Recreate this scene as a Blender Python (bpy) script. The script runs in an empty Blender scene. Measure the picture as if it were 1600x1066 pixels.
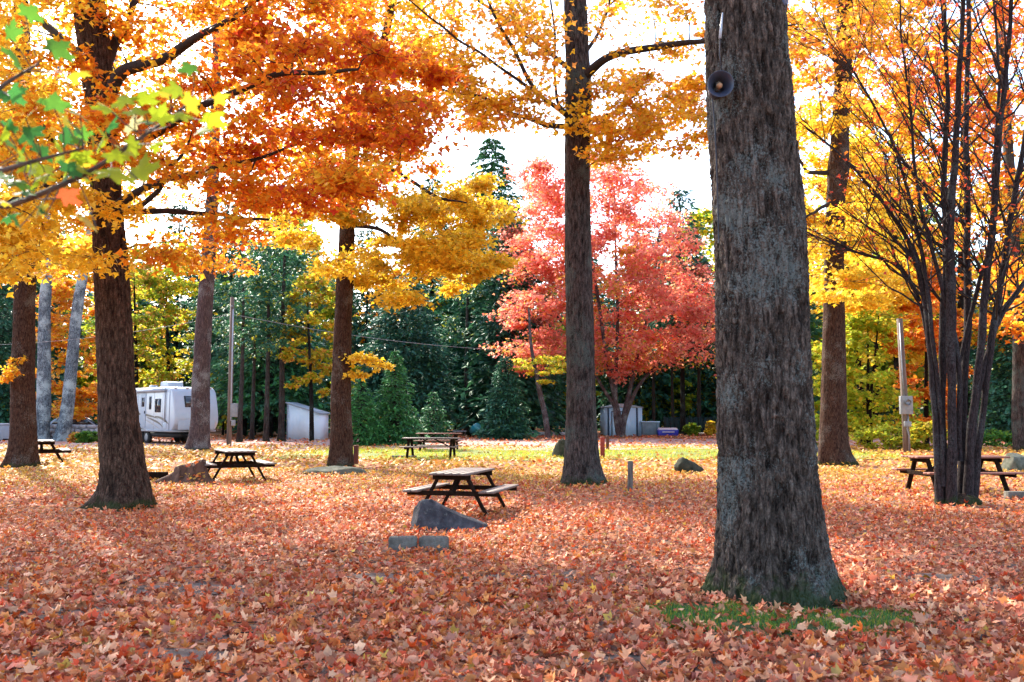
import bpy, math, random
import numpy as np
from mathutils import Vector, Matrix

random.seed(7)
R = np.random.default_rng(7)
S = bpy.context.scene
COL = S.collection
rad = math.radians

# ------------------------------------------------------------------ camera, sky, sun, exposure
FPX, HZN, CAMH = 1400.0, 648.0, 1.6
PITCH = math.atan((HZN - 533.0) / FPX)
cd = bpy.data.cameras.new('camera')
cam = bpy.data.objects.new('camera', cd)
COL.objects.link(cam)
cam.location = (0, 0, CAMH)
cam.rotation_euler = (math.pi / 2 + PITCH, 0, 0)
cd.sensor_width = 36.0
cd.lens = 36.0 * FPX / 1600.0
cd.clip_start = 0.05
cd.clip_end = 3000
cd.dof.use_dof = True
cd.dof.focus_distance = 16.0
cd.dof.aperture_fstop = 4.5
S.camera = cam

SUN_AZ, SUN_EL = -34.0, 37.0          # degrees: azimuth from +Y (negative = left), elevation
W = bpy.data.worlds.new('World')
S.world = W
W.use_nodes = True
nt = W.node_tree
bg = nt.nodes['Background']
sky = nt.nodes.new('ShaderNodeTexSky')
sky.sky_type = 'NISHITA'
sky.sun_disc = False
sky.sun_elevation = rad(SUN_EL)
sky.sun_rotation = rad(SUN_AZ)
sky.air_density = 1.0
sky.dust_density = 1.6
sky.ozone_density = 1.0
nt.links.new(sky.outputs[0], bg.inputs[0])
bg.inputs[1].default_value = 0.15
sl = bpy.data.lights.new('sun', 'SUN')
sl.energy = 2.9
sl.angle = rad(0.55)
sl.color = (1.0, 0.93, 0.80)
sun = bpy.data.objects.new('sun', sl)
COL.objects.link(sun)
sd = Vector((math.sin(rad(SUN_AZ)) * math.cos(rad(SUN_EL)), math.cos(rad(SUN_AZ)) * math.cos(rad(SUN_EL)), math.sin(rad(SUN_EL))))
sun.rotation_euler = sd.to_track_quat('Z', 'Y').to_euler()
sun.location = (-30, 40, 40)
S.view_settings.view_transform = 'Standard'
S.view_settings.look = 'None'
S.view_settings.gamma = 1.0
S.view_settings.use_curve_mapping = False
S.view_settings.exposure = 2.30
S.render.engine = 'CYCLES'
S.cycles.max_bounces = 8
S.cycles.diffuse_bounces = 4
S.cycles.transmission_bounces = 6
S.cycles.use_denoising = True
S.cycles.caustics_reflective = False
S.cycles.caustics_refractive = False

# ------------------------------------------------------------------ pixel helpers (photo 1600 x 1066)
CP, SP = math.cos(PITCH), math.sin(PITCH)


def ray(px, py):
    x = (px - 800.0) / FPX
    z = (533.0 - py) / FPX
    return np.array((x, CP - z * SP, SP + z * CP))


def P(px, py, Y):
    d = ray(px, py)
    s = Y / d[1]
    return np.array((d[0] * s, Y, CAMH + d[2] * s))


def gz(x, y):
    return 0.035 * np.sin(x * 0.55 + 0.4) * np.cos(y * 0.38) + 0.02 * np.sin(x * 1.3 + y * 0.9)


def G(px, py):
    d = ray(px, py)
    s = -CAMH / d[2]
    x, y = d[0] * s, d[1] * s
    return np.array((x, y, float(gz(x, y))))


def D(py):                      # distance of a ground row
    return float(G(800, py)[1])


def GX(px, Y):                  # ground point below pixel column px at distance Y
    x = (px - 800.0) / FPX * Y * 1.0035
    return np.array((x, Y, float(gz(x, Y))))


# ------------------------------------------------------------------ numpy noise
def _h(ix, iy, iz):
    n = (ix * 374761393 + iy * 668265263 + iz * 2147483647 * 3 + 1274126177) & 0xffffffff
    n = ((n ^ (n >> 13)) * 1274126177) & 0xffffffff
    n = ((n ^ (n >> 16)) * 2246822519) & 0xffffffff
    return ((n ^ (n >> 15)) & 0xffff) / 65535.0


def vnoise(x, y, z):
    x, y, z = np.broadcast_arrays(np.asarray(x, float), np.asarray(y, float), np.asarray(z, float))
    ix, iy, iz = np.floor(x).astype(np.int64), np.floor(y).astype(np.int64), np.floor(z).astype(np.int64)
    fx, fy, fz = x - ix, y - iy, z - iz
    fx, fy, fz = fx * fx * (3 - 2 * fx), fy * fy * (3 - 2 * fy), fz * fz * (3 - 2 * fz)
    r = 0
    for a in (0, 1):
        for b in (0, 1):
            for c in (0, 1):
                w = (fx if a else 1 - fx) * (fy if b else 1 - fy) * (fz if c else 1 - fz)
                r = r + w * _h(ix + a, iy + b, iz + c)
    return r


def fbm(x, y, z, o=4):
    s, a, t = 0, 1.0, 0
    for i in range(o):
        s = s + a * vnoise(x + 13.1 * i, y + 7.7 * i, z + 3.3 * i)
        t += a
        a *= 0.5
        x, y, z = x * 2.03, y * 2.03, z * 2.03
    return s / t


# ------------------------------------------------------------------ mesh helpers
def mesh_np(name, V, faces, mats, tint=None, smooth=False, matidx=None):
    """faces: list of int arrays (n,k)"""
    me = bpy.data.meshes.new(name)
    V = np.asarray(V, np.float32).reshape(-1, 3)
    me.vertices.add(len(V))
    me.vertices.foreach_set('co', V.ravel())
    faces = [np.asarray(f, np.int32) for f in faces if len(f)]
    li = np.concatenate([f.ravel() for f in faces])
    tot = np.concatenate([np.full(len(f), f.shape[1], np.int32) for f in faces])
    st = np.concatenate(([0], np.cumsum(tot)[:-1])).astype(np.int32)
    me.loops.add(len(li))
    me.loops.foreach_set('vertex_index', li)
    me.polygons.add(len(tot))
    me.polygons.foreach_set('loop_start', st)
    if smooth:
        me.polygons.foreach_set('use_smooth', np.ones(len(tot), bool))
    if matidx is not None:
        me.polygons.foreach_set('material_index', np.asarray(matidx, np.int32))
    me.update(calc_edges=True)
    if not isinstance(mats, (list, tuple)):
        mats = [mats]
    for m in mats:
        me.materials.append(m)
    if tint is not None:
        at = me.attributes.new('tint', 'FLOAT_COLOR', 'POINT')
        c = np.ones((len(V), 4), np.float32)
        c[:, :3] = tint
        at.data.foreach_set('color', c.ravel())
    return me


def link(name, me, parent=None, loc=None, rotz=0.0):
    o = bpy.data.objects.new(name, me)
    COL.objects.link(o)
    if parent is not None:
        o.parent = parent
    if loc is not None:
        o.location = [float(v) for v in loc]
    if rotz:
        o.rotation_euler = (0, 0, rotz)
    return o


def tag(o, label=None, cat=None, group=None, kind=None):
    if label:
        o['label'] = label
    if cat:
        o['category'] = cat
    if group:
        o['group'] = group
    if kind:
        o['kind'] = kind
    return o


def thing(name, label, cat, loc, rotz=0.0, group=None):
    o = bpy.data.objects.new(name, None)
    o.empty_display_size = 0.2
    COL.objects.link(o)
    o.location = [float(v) for v in loc]
    o.rotation_euler = (0, 0, rotz)
    return tag(o, label, cat, group)


def copy_tree(root, loc, rotz=0.0, scale=1.0, label=None, group=None):
    r = root.copy()
    COL.objects.link(r)
    r.location = [float(v) for v in loc]
    r.rotation_euler = (0, 0, rotz)
    r.scale = (scale, scale, scale) if not isinstance(scale, tuple) else scale
    if label:
        r['label'] = label
    if group:
        r['group'] = group
    for ch in list(root.children):
        c = ch.copy()
        COL.objects.link(c)
        c.parent = r
        for g in list(ch.children):
            d = g.copy()
            COL.objects.link(d)
            d.parent = c
    return r


class MB:
    """collects shapes, then links them as one mesh object"""

    def __init__(s):
        s.V, s.Q, s.T, s.n, s.N = [], [], [], 0, []

    def add(s, V, quads=(), tris=(), ngons=()):
        V = np.asarray(V, float).reshape(-1, 3)
        if len(quads):
            s.Q.append(np.asarray(quads, np.int64) + s.n)
        if len(tris):
            s.T.append(np.asarray(tris, np.int64) + s.n)
        for g in ngons:
            s.N.append(np.asarray(g, np.int64)[None, :] + s.n)
        s.V.append(V)
        s.n += len(V)
        return s

    def box(s, c, size, rot=None, taper=1.0):
        hx, hy, hz = size[0] / 2, size[1] / 2, size[2] / 2
        v = np.array([(-hx, -hy, -hz), (hx, -hy, -hz), (hx, hy, -hz), (-hx, hy, -hz),
                      (-hx * taper, -hy * taper, hz), (hx * taper, -hy * taper, hz), (hx * taper, hy * taper, hz), (-hx * taper, hy * taper, hz)])
        if rot is not None:
            v = v @ np.array(rot).T
        v = v + np.asarray(c, float)
        return s.add(v, [(0, 3, 2, 1), (4, 5, 6, 7), (0, 1, 5, 4), (1, 2, 6, 5), (2, 3, 7, 6), (3, 0, 4, 7)])

    def bar(s, a, b, w, h, up=(0, 0, 1)):
        a, b = Vector(a), Vector(b)
        d = (b - a)
        L = d.length
        d.normalize()
        u = Vector(up)
        x = d.cross(u)
        if x.length < 1e-4:
            x = d.cross(Vector((1, 0, 0)))
        x.normalize()
        z = x.cross(d)
        M = np.array((x, d, z)).T
        return s.box((a + b) / 2, (w, L, h), M)

    def tube(s, pts, rr, seg=8, cap=True):
        pts = np.asarray(pts, float)
        n = len(pts)
        rr = np.broadcast_to(np.asarray(rr, float), (n,))
        t = np.gradient(pts, axis=0)
        t /= np.linalg.norm(t, axis=1)[:, None] + 1e-9
        ref = np.array((0, 0, 1.0)) if abs(t[:, 2]).mean() < 0.8 else np.array((1.0, 0, 0))
        x = np.cross(t, ref)
        x /= np.linalg.norm(x, axis=1)[:, None] + 1e-9
        y = np.cross(t, x)
        a = np.arange(seg) * 2 * np.pi / seg
        V = pts[:, None, :] + rr[:, None, None] * (np.cos(a)[None, :, None] * x[:, None, :] + np.sin(a)[None, :, None] * y[:, None, :])
        i = np.arange(n - 1)[:, None] * seg
        j = np.arange(seg)[None, :]
        k = (j + 1) % seg
        q = np.stack([i + j, i + k, i + seg + k, i + seg + j], -1).reshape(-1, 4)
        ng = [list(range(seg))[::1], list(range((n - 1) * seg, n * seg))[::-1]] if cap else []
        return s.add(V.reshape(-1, 3), q, (), ng)

    def lathe(s, prof, seg=24, M=None, off=(0, 0, 0)):
        prof = np.asarray(prof, float)
        a = np.arange(seg) * 2 * np.pi / seg
        V = np.stack([prof[:, 0][:, None] * np.cos(a), prof[:, 0][:, None] * np.sin(a), np.repeat(prof[:, 1][:, None], seg, 1)], -1).reshape(-1, 3)
        if M is not None:
            V = V @ np.array(M).T
        V = V + np.asarray(off, float)
        n = len(prof)
        i = np.arange(n - 1)[:, None] * seg
        j = np.arange(seg)[None, :]
        k = (j + 1) % seg
        q = np.stack([i + j, i + k, i + seg + k, i + seg + j], -1).reshape(-1, 4)
        return s.add(V, q)

    def prism(s, poly, axis, a, b):
        """poly 2D extruded along axis (0,1,2) from a to b"""
        poly = np.asarray(poly, float)
        n = len(poly)
        V = np.zeros((2 * n, 3))
        ax = [k for k in (0, 1, 2) if k != axis]
        V[:n, ax[0]], V[:n, ax[1]], V[:n, axis] = poly[:, 0], poly[:, 1], a
        V[n:, ax[0]], V[n:, ax[1]], V[n:, axis] = poly[:, 0], poly[:, 1], b
        q = [(i, (i + 1) % n, n + (i + 1) % n, n + i) for i in range(n)]
        return s.add(V, q, (), [list(range(n))[::-1], list(range(n, 2 * n))])

    def mesh(s, name, mat, smooth=False):
        fs = []
        if s.Q:
            fs.append(np.concatenate(s.Q))
        if s.T:
            fs.append(np.concatenate(s.T))
        fs += s.N
        me = mesh_np(name, np.concatenate(s.V), fs, mat, smooth=smooth)
        return me

    def build(s, name, mat, parent=None, smooth=False, bevel=0.0, loc=None, fix=True):
        me = s.mesh(name, mat, smooth)
        if fix:
            import bmesh
            bm = bmesh.new()
            bm.from_mesh(me)
            bmesh.ops.recalc_face_normals(bm, faces=bm.faces)
            bm.to_mesh(me)
            bm.free()
        o = link(name, me, parent, loc)
        if bevel:
            m = o.modifiers.new('bevel', 'BEVEL')
            m.width = bevel
            m.segments = 2
            m.limit_method = 'ANGLE'
        return o


# ------------------------------------------------------------------ materials
def newmat(name):
    m = bpy.data.materials.new(name)
    m.use_nodes = True
    n = m.node_tree
    b = n.nodes['Principled BSDF']
    return m, n, b


def N(n, t, **kw):
    x = n.nodes.new(t)
    for k, v in kw.items():
        if k in x.inputs:
            x.inputs[k].default_value = v
        else:
            setattr(x, k, v)
    return x


def ramp(n, fac, stops):
    r = n.nodes.new('ShaderNodeValToRGB')
    e = r.color_ramp.elements
    while len(e) < len(stops):
        e.new(0.5)
    for el, (p, c) in zip(e, stops):
        el.position = p
        el.color = (*c, 1) if len(c) == 3 else c
    n.links.new(fac, r.inputs[0])
    return r


def g3(v):
    return (v, v, v)


def mixc(n, fac, a, b):
    m = n.nodes.new('ShaderNodeMix')
    m.data_type = 'RGBA'
    for sock, v in ((0, fac), (6, a), (7, b)):
        if hasattr(v, 'is_linked') or hasattr(v, 'links'):
            n.links.new(v, m.inputs[sock])
        elif isinstance(v, (int, float)):
            m.inputs[sock].default_value = v
        else:
            m.inputs[sock].default_value = (*v, 1)
    return m.outputs[2]


def coords(n, scale=(1, 1, 1)):
    tc = n.nodes.new('ShaderNodeTexCoord')
    mp = n.nodes.new('ShaderNodeMapping')
    mp.inputs['Scale'].default_value = scale
    n.links.new(tc.outputs['Object'], mp.inputs[0])
    return mp.outputs[0]


def noise(n, vec, scale, detail=4, rough=0.55):
    x = N(n, 'ShaderNodeTexNoise', Scale=scale, Detail=detail, Roughness=rough)
    n.links.new(vec, x.inputs['Vector'])
    return x.outputs[0]


def bump(n, b, h, strength=0.5, dist=0.02):
    x = N(n, 'ShaderNodeBump', Strength=strength, Distance=dist)
    n.links.new(h, x.inputs['Height'])
    n.links.new(x.outputs[0], b.inputs['Normal'])


def leaf_material(name, transl=0.5, rough=0.55, gain=1.0):
    m, n, b = newmat(name)
    at = n.nodes.new('ShaderNodeAttribute')
    at.attribute_name = 'tint'
    v = coords(n)
    nz = noise(n, v, 22, 3)
    rp = ramp(n, nz, [(0.3, g3(0.78)), (0.7, g3(1.1))])
    mul = n.nodes.new('ShaderNodeMix')
    mul.data_type = 'RGBA'
    mul.blend_type = 'MULTIPLY'
    mul.inputs[0].default_value = 1.0
    n.links.new(at.outputs['Color'], mul.inputs[6])
    n.links.new(rp.outputs[0], mul.inputs[7])
    c = mul.outputs[2]
    n.links.new(c, b.inputs['Base Color'])
    b.inputs['Roughness'].default_value = rough
    b.inputs['Specular IOR Level'].default_value = 0.3
    tr = n.nodes.new('ShaderNodeBsdfTranslucent')
    n.links.new(c, tr.inputs[0])
    ms = n.nodes.new('ShaderNodeMixShader')
    ms.inputs[0].default_value = transl
    n.links.new(b.outputs[0], ms.inputs[1])
    n.links.new(tr.outputs[0], ms.inputs[2])
    n.links.new(ms.outputs[0], n.nodes['Material Output'].inputs[0])
    return m


def bark_material(name, dark, light, lichen=None, lichen_amt=0.0, moss=0.0, scale=1.0, stretch=0.16, bstr=0.7, fine=False, ridge=False):
    m, n, b = newmat(name)
    v = coords(n, (scale, scale, scale * stretch))
    vi = coords(n)
    a = noise(n, v, 26, 7, 0.65)
    pl = N(n, 'ShaderNodeTexVoronoi', Scale=17.0)
    pl.feature = 'DISTANCE_TO_EDGE'
    n.links.new(v, pl.inputs['Vector'])
    base = ramp(n, a, [(0.32, dark), (0.5, tuple((d + l) / 2 for d, l in zip(dark, light))), (0.68, light)]).outputs[0]
    crack = ramp(n, pl.outputs['Distance'], [(0.0, g3(0.45)), (0.16, g3(1.0))]).outputs[0]
    mul = n.nodes.new('ShaderNodeMix')
    mul.data_type = 'RGBA'
    mul.blend_type = 'MULTIPLY'
    mul.inputs[0].default_value = 0.75
    n.links.new(base, mul.inputs[6])
    n.links.new(crack, mul.inputs[7])
    c = mul.outputs[2]
    fn_ = ramp(n, noise(n, coords(n, (1, 1, .6)), 75 * scale, 5, .7), [(.35, g3(.55)), (.5, g3(1.0)), (.68, g3(1.7))]).outputs[0]
    m3 = n.nodes.new('ShaderNodeMix')
    m3.data_type = 'RGBA'
    m3.blend_type = 'MULTIPLY'
    m3.inputs[0].default_value = 1.0
    n.links.new(c, m3.inputs[6])
    n.links.new(fn_, m3.inputs[7])
    c = m3.outputs[2]
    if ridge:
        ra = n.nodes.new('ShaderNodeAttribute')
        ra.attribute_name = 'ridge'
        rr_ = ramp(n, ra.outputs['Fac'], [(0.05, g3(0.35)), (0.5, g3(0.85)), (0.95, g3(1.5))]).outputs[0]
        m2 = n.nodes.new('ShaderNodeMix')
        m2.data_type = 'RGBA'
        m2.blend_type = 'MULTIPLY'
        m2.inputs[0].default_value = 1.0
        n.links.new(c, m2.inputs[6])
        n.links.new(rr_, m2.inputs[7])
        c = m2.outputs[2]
    if lichen:
        l1 = noise(n, vi, 1.7, 3)
        l2 = noise(n, vi, 48 if fine else 30, 6, 0.75)
        l3 = N(n, 'ShaderNodeMath', operation='MULTIPLY')
        n.links.new(l1, l3.inputs[0])
        n.links.new(l2, l3.inputs[1])
        k = ramp(n, l3.outputs[0], [(0.285 - 0.06 * lichen_amt, g3(0)), (0.335 - 0.06 * lichen_amt, g3(0.6 if fine else 0.8))]).outputs[0]
        c = mixc(n, k, c, lichen)
    if moss > 0:
        sp = n.nodes.new('ShaderNodeSeparateXYZ')
        n.links.new(vi, sp.inputs[0])
        nz = noise(n, vi, 6, 5, 0.65)
        mr = N(n, 'ShaderNodeMapRange')
        mr.inputs['From Min'].default_value = 0.0
        mr.inputs['From Max'].default_value = moss
        mr.inputs['To Min'].default_value = 0.42
        mr.inputs['To Max'].default_value = -0.2
        n.links.new(sp.outputs[2], mr.inputs[0])
        ad = N(n, 'ShaderNodeMath', operation='ADD')
        n.links.new(mr.outputs[0], ad.inputs[0])
        n.links.new(nz, ad.inputs[1])
        k = ramp(n, ad.outputs[0], [(0.62, g3(0)), (0.82, g3(0.75))]).outputs[0]
        c = mixc(n, k, c, (0.020, 0.034, 0.009))
    n.links.new(c, b.inputs['Base Color'])
    b.inputs['Roughness'].default_value = 0.9
    b.inputs['Specular IOR Level'].default_value = 0.06
    ad = N(n, 'ShaderNodeMath', operation='ADD')
    n.links.new(a, ad.inputs[0])
    n.links.new(crack, ad.inputs[1])
    bump(n, b, ad.outputs[0], bstr, 0.02)
    return m


def simple_mat(name, c1, c2, scale=8, stretch=(1, 1, 1), rough=0.7, bstr=0.3, detail=5, spec=0.3, metal=0.0):
    m, n, b = newmat(name)
    v = coords(n, stretch)
    a = noise(n, v, scale, detail, 0.6)
    r = ramp(n, a, [(0.3, c1), (0.7, c2)])
    n.links.new(r.outputs[0], b.inputs['Base Color'])
    b.inputs['Roughness'].default_value = rough
    b.inputs['Specular IOR Level'].default_value = spec
    b.inputs['Metallic'].default_value = metal
    if bstr:
        bump(n, b, a, bstr, 0.01)
    return m


M = {}
M['leaf'] = leaf_material('leaf', 0.64)
M['litter'] = leaf_material('litter_leaf', 0.18, 0.6)
M['needle'] = leaf_material('needle', 0.2, 0.6)
M['grass'] = leaf_material('grass_blade', 0.35)
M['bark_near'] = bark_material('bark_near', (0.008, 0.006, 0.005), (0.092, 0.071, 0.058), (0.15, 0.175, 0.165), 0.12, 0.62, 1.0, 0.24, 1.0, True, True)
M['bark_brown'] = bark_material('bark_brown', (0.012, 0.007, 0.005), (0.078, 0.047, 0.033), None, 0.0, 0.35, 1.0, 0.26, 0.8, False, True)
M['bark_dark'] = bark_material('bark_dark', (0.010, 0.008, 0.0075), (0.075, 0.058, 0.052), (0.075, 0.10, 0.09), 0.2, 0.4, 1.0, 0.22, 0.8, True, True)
M['bark_red'] = bark_material('bark_red', (0.016, 0.008, 0.006), (0.09, 0.05, 0.034), (0.11, 0.095, 0.08), -0.1, 0.3, 1.0, 0.3)
M['bark_mauve'] = bark_material('bark_mauve', (0.04, 0.027, 0.028), (0.125, 0.088, 0.085), (0.2, 0.2, 0.2), 0.2, 0.25)
M['bark_pale'] = bark_material('bark_pale', (0.035, 0.04, 0.048), (0.20, 0.23, 0.25), (0.38, 0.43, 0.42), 0.6, 0.0, 0.6, 0.4)
M['bark_smooth'] = bark_material('bark_smooth', (0.010, 0.008, 0.0085), (0.055, 0.044, 0.045), (0.055, 0.06, 0.062), -0.1, 0.25, 1.6, 0.3, 0.35)
M['twig'] = simple_mat('twig', (0.010, 0.007, 0.007), (0.032, 0.024, 0.022), 20, rough=0.85)
M['limb'] = simple_mat('limb_bark', (0.009, 0.007, 0.006), (0.045, 0.033, 0.028), 24, rough=0.9, bstr=0.6)
M['wood'] = simple_mat('weathered_wood', (0.03, 0.02, 0.015), (0.10, 0.07, 0.055), 14, (1, 6, 6), 0.7, 0.35)
M['wood_top'] = simple_mat('worn_table_wood', (0.075, 0.054, 0.044), (0.19, 0.145, 0.125), 12, (1, 9, 9), 0.55, 0.25)
M['wood_red'] = simple_mat('red_stained_wood', (0.13, 0.045, 0.03), (0.28, 0.11, 0.075), 12, (1, 8, 8), 0.6, 0.3)
M['leg_paint'] = simple_mat('dark_leg_wood', (0.006, 0.004, 0.003), (0.024, 0.013, 0.008), 12, rough=0.95, spec=0.04)
M['post_brown'] = simple_mat('brown_post', (0.07, 0.02, 0.014), (0.16, 0.05, 0.03), 10, (1, 1, 0.3), 0.7)
M['post_red'] = simple_mat('red_post', (0.16, 0.018, 0.012), (0.26, 0.035, 0.02), 8, rough=0.6)
M['post_grey'] = simple_mat('grey_post', (0.035, 0.028, 0.024), (0.16, 0.135, 0.12), 24, (1, 1, 0.15), 0.85)
M['pole'] = simple_mat('pole_wood', (0.07, 0.05, 0.04), (0.2, 0.15, 0.12), 12, (1, 1, 0.08), 0.85)
M['concrete'] = simple_mat('concrete', (0.085, 0.085, 0.075), (0.21, 0.20, 0.18), 9, rough=0.9, bstr=0.5, detail=8)
M['rock'] = simple_mat('grey_rock', (0.035, 0.036, 0.044), (0.135, 0.13, 0.14), 6, rough=0.9, bstr=1.0, detail=12)
def stone_mat(name, c1, c2, c3, spots, strata=.3):
    m, n, b = newmat(name)
    v = coords(n)
    a = noise(n, v, 5, 10, .65)
    base = ramp(n, a, [(.3, c1), (.55, c2), (.75, c3)]).outputs[0]
    wv = N(n, 'ShaderNodeTexWave', Scale=3.0, Distortion=9.0, Detail=5.0)
    n.links.new(v, wv.inputs['Vector'])
    st_ = ramp(n, wv.outputs['Fac'], [(.0, g3(.6)), (.25, g3(1)), (1, g3(1.1))]).outputs[0]
    mm = n.nodes.new('ShaderNodeMix')
    mm.data_type = 'RGBA'
    mm.blend_type = 'MULTIPLY'
    mm.inputs[0].default_value = strata
    n.links.new(base, mm.inputs[6])
    n.links.new(st_, mm.inputs[7])
    k = ramp(n, noise(n, v, 16, 6, .7), [(.60, g3(0)), (.66, g3(.7))]).outputs[0]
    n.links.new(mixc(n, k, mm.outputs[2], spots), b.inputs['Base Color'])
    b.inputs['Roughness'].default_value = .95
    b.inputs['Specular IOR Level'].default_value = .1
    ad = N(n, 'ShaderNodeMath', operation='ADD')
    n.links.new(a, ad.inputs[0])
    n.links.new(noise(n, v, 34, 5, .7), ad.inputs[1])
    bump(n, b, ad.outputs[0], 1.0, .03)
    return m


M['rock'] = stone_mat('grey_rock', (.022, .023, .028), (.07, .07, .078), (.15, .145, .15), (.17, .18, .16))
M['concrete'] = stone_mat('weathered_concrete', (.07, .068, .06), (.16, .15, .13), (.25, .24, .21), (.06, .065, .045), 0.0)
M['rock_moss'] = simple_mat('mossy_rock', (0.035, 0.045, 0.025), (0.14, 0.14, 0.11), 7, rough=0.95, bstr=0.7, detail=8)
M['rock_dark'] = simple_mat('dark_mossy_rock', (0.009, 0.013, 0.006), (0.05, 0.05, 0.033), 7, rough=0.95, bstr=0.7, detail=8)
M['stone_pale'] = simple_mat('pale_stone', (0.22, 0.21, 0.22), (0.5, 0.47, 0.48), 5, rough=0.9, bstr=0.5)
M['stump'] = simple_mat('stump_bark', (0.025, 0.014, 0.01), (0.15, 0.08, 0.055), 9, (1, 1, 0.4), 0.95, 0.8, 8)
M['white_shell'] = simple_mat('white_fibreglass', (0.31, 0.36, 0.42), (0.37, 0.415, 0.47), 1.5, rough=0.3, bstr=0.02, spec=0.5)
M['white_dull'] = simple_mat('dull_white_panel', (0.28, 0.33, 0.385), (0.35, 0.395, 0.445), 2.0, rough=0.5, bstr=0.05)
M['blue_shed'] = simple_mat('pale_blue_steel', (0.45, 0.70, 0.95), (0.55, 0.78, 0.97), 1.5, rough=0.5, bstr=0.03)
M['blue_trim'] = simple_mat('dark_blue_trim', (0.02, 0.05, 0.10), (0.03, 0.07, 0.13), 3, rough=0.5, bstr=0)
M['pale_shed'] = simple_mat('pale_painted_wall', (0.72, 0.84, 0.95), (0.8, 0.9, 0.97), 2, rough=0.6, bstr=0.04)
M['slate_bin'] = simple_mat('slate_blue_steel', (0.10, 0.16, 0.2), (0.16, 0.23, 0.28), 3, rough=0.5, bstr=0.05)
M['cobalt'] = simple_mat('cobalt_plastic', (0.03, 0.04, 0.36), (0.05, 0.06, 0.48), 3, rough=0.35, bstr=0)
M['lilac'] = simple_mat('pale_lid_plastic', (0.6, 0.58, 0.68), (0.7, 0.68, 0.76), 3, rough=0.4, bstr=0)
M['teal'] = simple_mat('teal_plastic', (0.015, 0.19, 0.22), (0.03, 0.27, 0.30), 3, rough=0.3, bstr=0, spec=0.6)
M['fence_dark'] = simple_mat('dark_green_boards', (0.008, 0.022, 0.026), (0.02, 0.045, 0.05), 6, (1, 1, 0.2), 0.7)
M['glass_dark'] = simple_mat('dark_window_glass', (0.010, 0.012, 0.016), (0.018, 0.02, 0.026), 2, rough=0.08, bstr=0, spec=0.7)
M['decal'] = simple_mat('charcoal_decal', (0.03, 0.032, 0.04), (0.05, 0.05, 0.06), 4, rough=0.35, bstr=0)
M['decal_grey'] = simple_mat('grey_decal', (0.22, 0.23, 0.25), (0.28, 0.29, 0.31), 4, rough=0.35, bstr=0)
M['chassis'] = simple_mat('black_chassis', (0.008, 0.008, 0.009), (0.02, 0.02, 0.022), 6, rough=0.6, bstr=0.1)
M['tyre'] = simple_mat('tyre_rubber', (0.012, 0.012, 0.012), (0.025, 0.025, 0.025), 10, rough=0.85, bstr=0.1)
M['steel'] = simple_mat('galvanised_steel', (0.14, 0.145, 0.155), (0.24, 0.245, 0.26), 8, rough=0.45, bstr=0.05, metal=0.4)
M['box_grey'] = simple_mat('grey_meter_box', (0.16, 0.165, 0.17), (0.24, 0.245, 0.245), 6, rough=0.5, bstr=0.05)
M['horn'] = simple_mat('horn_speaker_paint', (0.016, 0.022, 0.04), (0.035, 0.045, 0.075), 5, rough=0.4, bstr=0.03, spec=0.5)
M['horn_grey'] = simple_mat('grey_horn_paint', (0.10, 0.14, 0.24), (0.16, 0.2, 0.32), 5, rough=0.45, bstr=0.03, spec=0.5)
M['horn_core'] = simple_mat('tan_horn_core', (0.30, 0.16, 0.08), (0.42, 0.25, 0.14), 12, rough=0.5, bstr=0)
M['cable'] = simple_mat('black_cable', (0.015, 0.018, 0.025), (0.03, 0.035, 0.05), 5, rough=0.6, bstr=0)
M['wire_pale'] = simple_mat('pale_wire', (0.25, 0.24, 0.25), (0.34, 0.33, 0.34), 5, rough=0.5, bstr=0)
M['car_paint'] = simple_mat('silver_blue_paint', (0.24, 0.28, 0.34), (0.28, 0.32, 0.38), 1, rough=0.25, bstr=0, spec=0.6)


def ground_material():
    m, n, b = newmat('leafy_ground')
    v = coords(n)
    vo = N(n, 'ShaderNodeTexVoronoi', Scale=13.0, Randomness=1.0)
    wv = noise(n, v, 9, 3)
    ws = N(n, 'ShaderNodeVectorMath', operation='SCALE', Scale=0.25)
    wn = N(n, 'ShaderNodeTexNoise', Scale=8.0)
    n.links.new(v, wn.inputs['Vector'])
    n.links.new(wn.outputs['Color'], ws.inputs[0])
    wa = N(n, 'ShaderNodeVectorMath', operation='ADD')
    n.links.new(v, wa.inputs[0])
    n.links.new(ws.outputs[0], wa.inputs[1])
    n.links.new(wa.outputs[0], vo.inputs['Vector'])
    sp = n.nodes.new('ShaderNodeSeparateColor')
    n.links.new(vo.outputs['Color'], sp.inputs[0])
    lf = ramp(n, sp.outputs[0], [(0.0, (0.20, 0.065, 0.03)), (0.25, (0.34, 0.12, 0.06)), (0.5, (0.40, 0.20, 0.11)), (0.75, (0.30, 0.085, 0.04)), (1.0, (0.45, 0.25, 0.10))]).outputs[0]
    soil = ramp(n, noise(n, v, 18, 6, 0.7), [(0.3, (0.075, 0.062, 0.052)), (0.7, (0.19, 0.165, 0.145))]).outputs[0]
    k = ramp(n, noise(n, v, 2.2, 5, 0.65), [(0.38, g3(0)), (0.5, g3(1))]).outputs[0]
    n.links.new(mixc(n, k, soil, lf), b.inputs['Base Color'])
    b.inputs['Roughness'].default_value = 0.95
    b.inputs['Specular IOR Level'].default_value = 0.1
    ad = N(n, 'ShaderNodeMath', operation='ADD')
    n.links.new(vo.outputs['Distance'], ad.inputs[0])
    n.links.new(noise(n, v, 40, 4), ad.inputs[1])
    bump(n, b, ad.outputs[0], 0.6, 0.03)
    return m


M['ground'] = ground_material()


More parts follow.
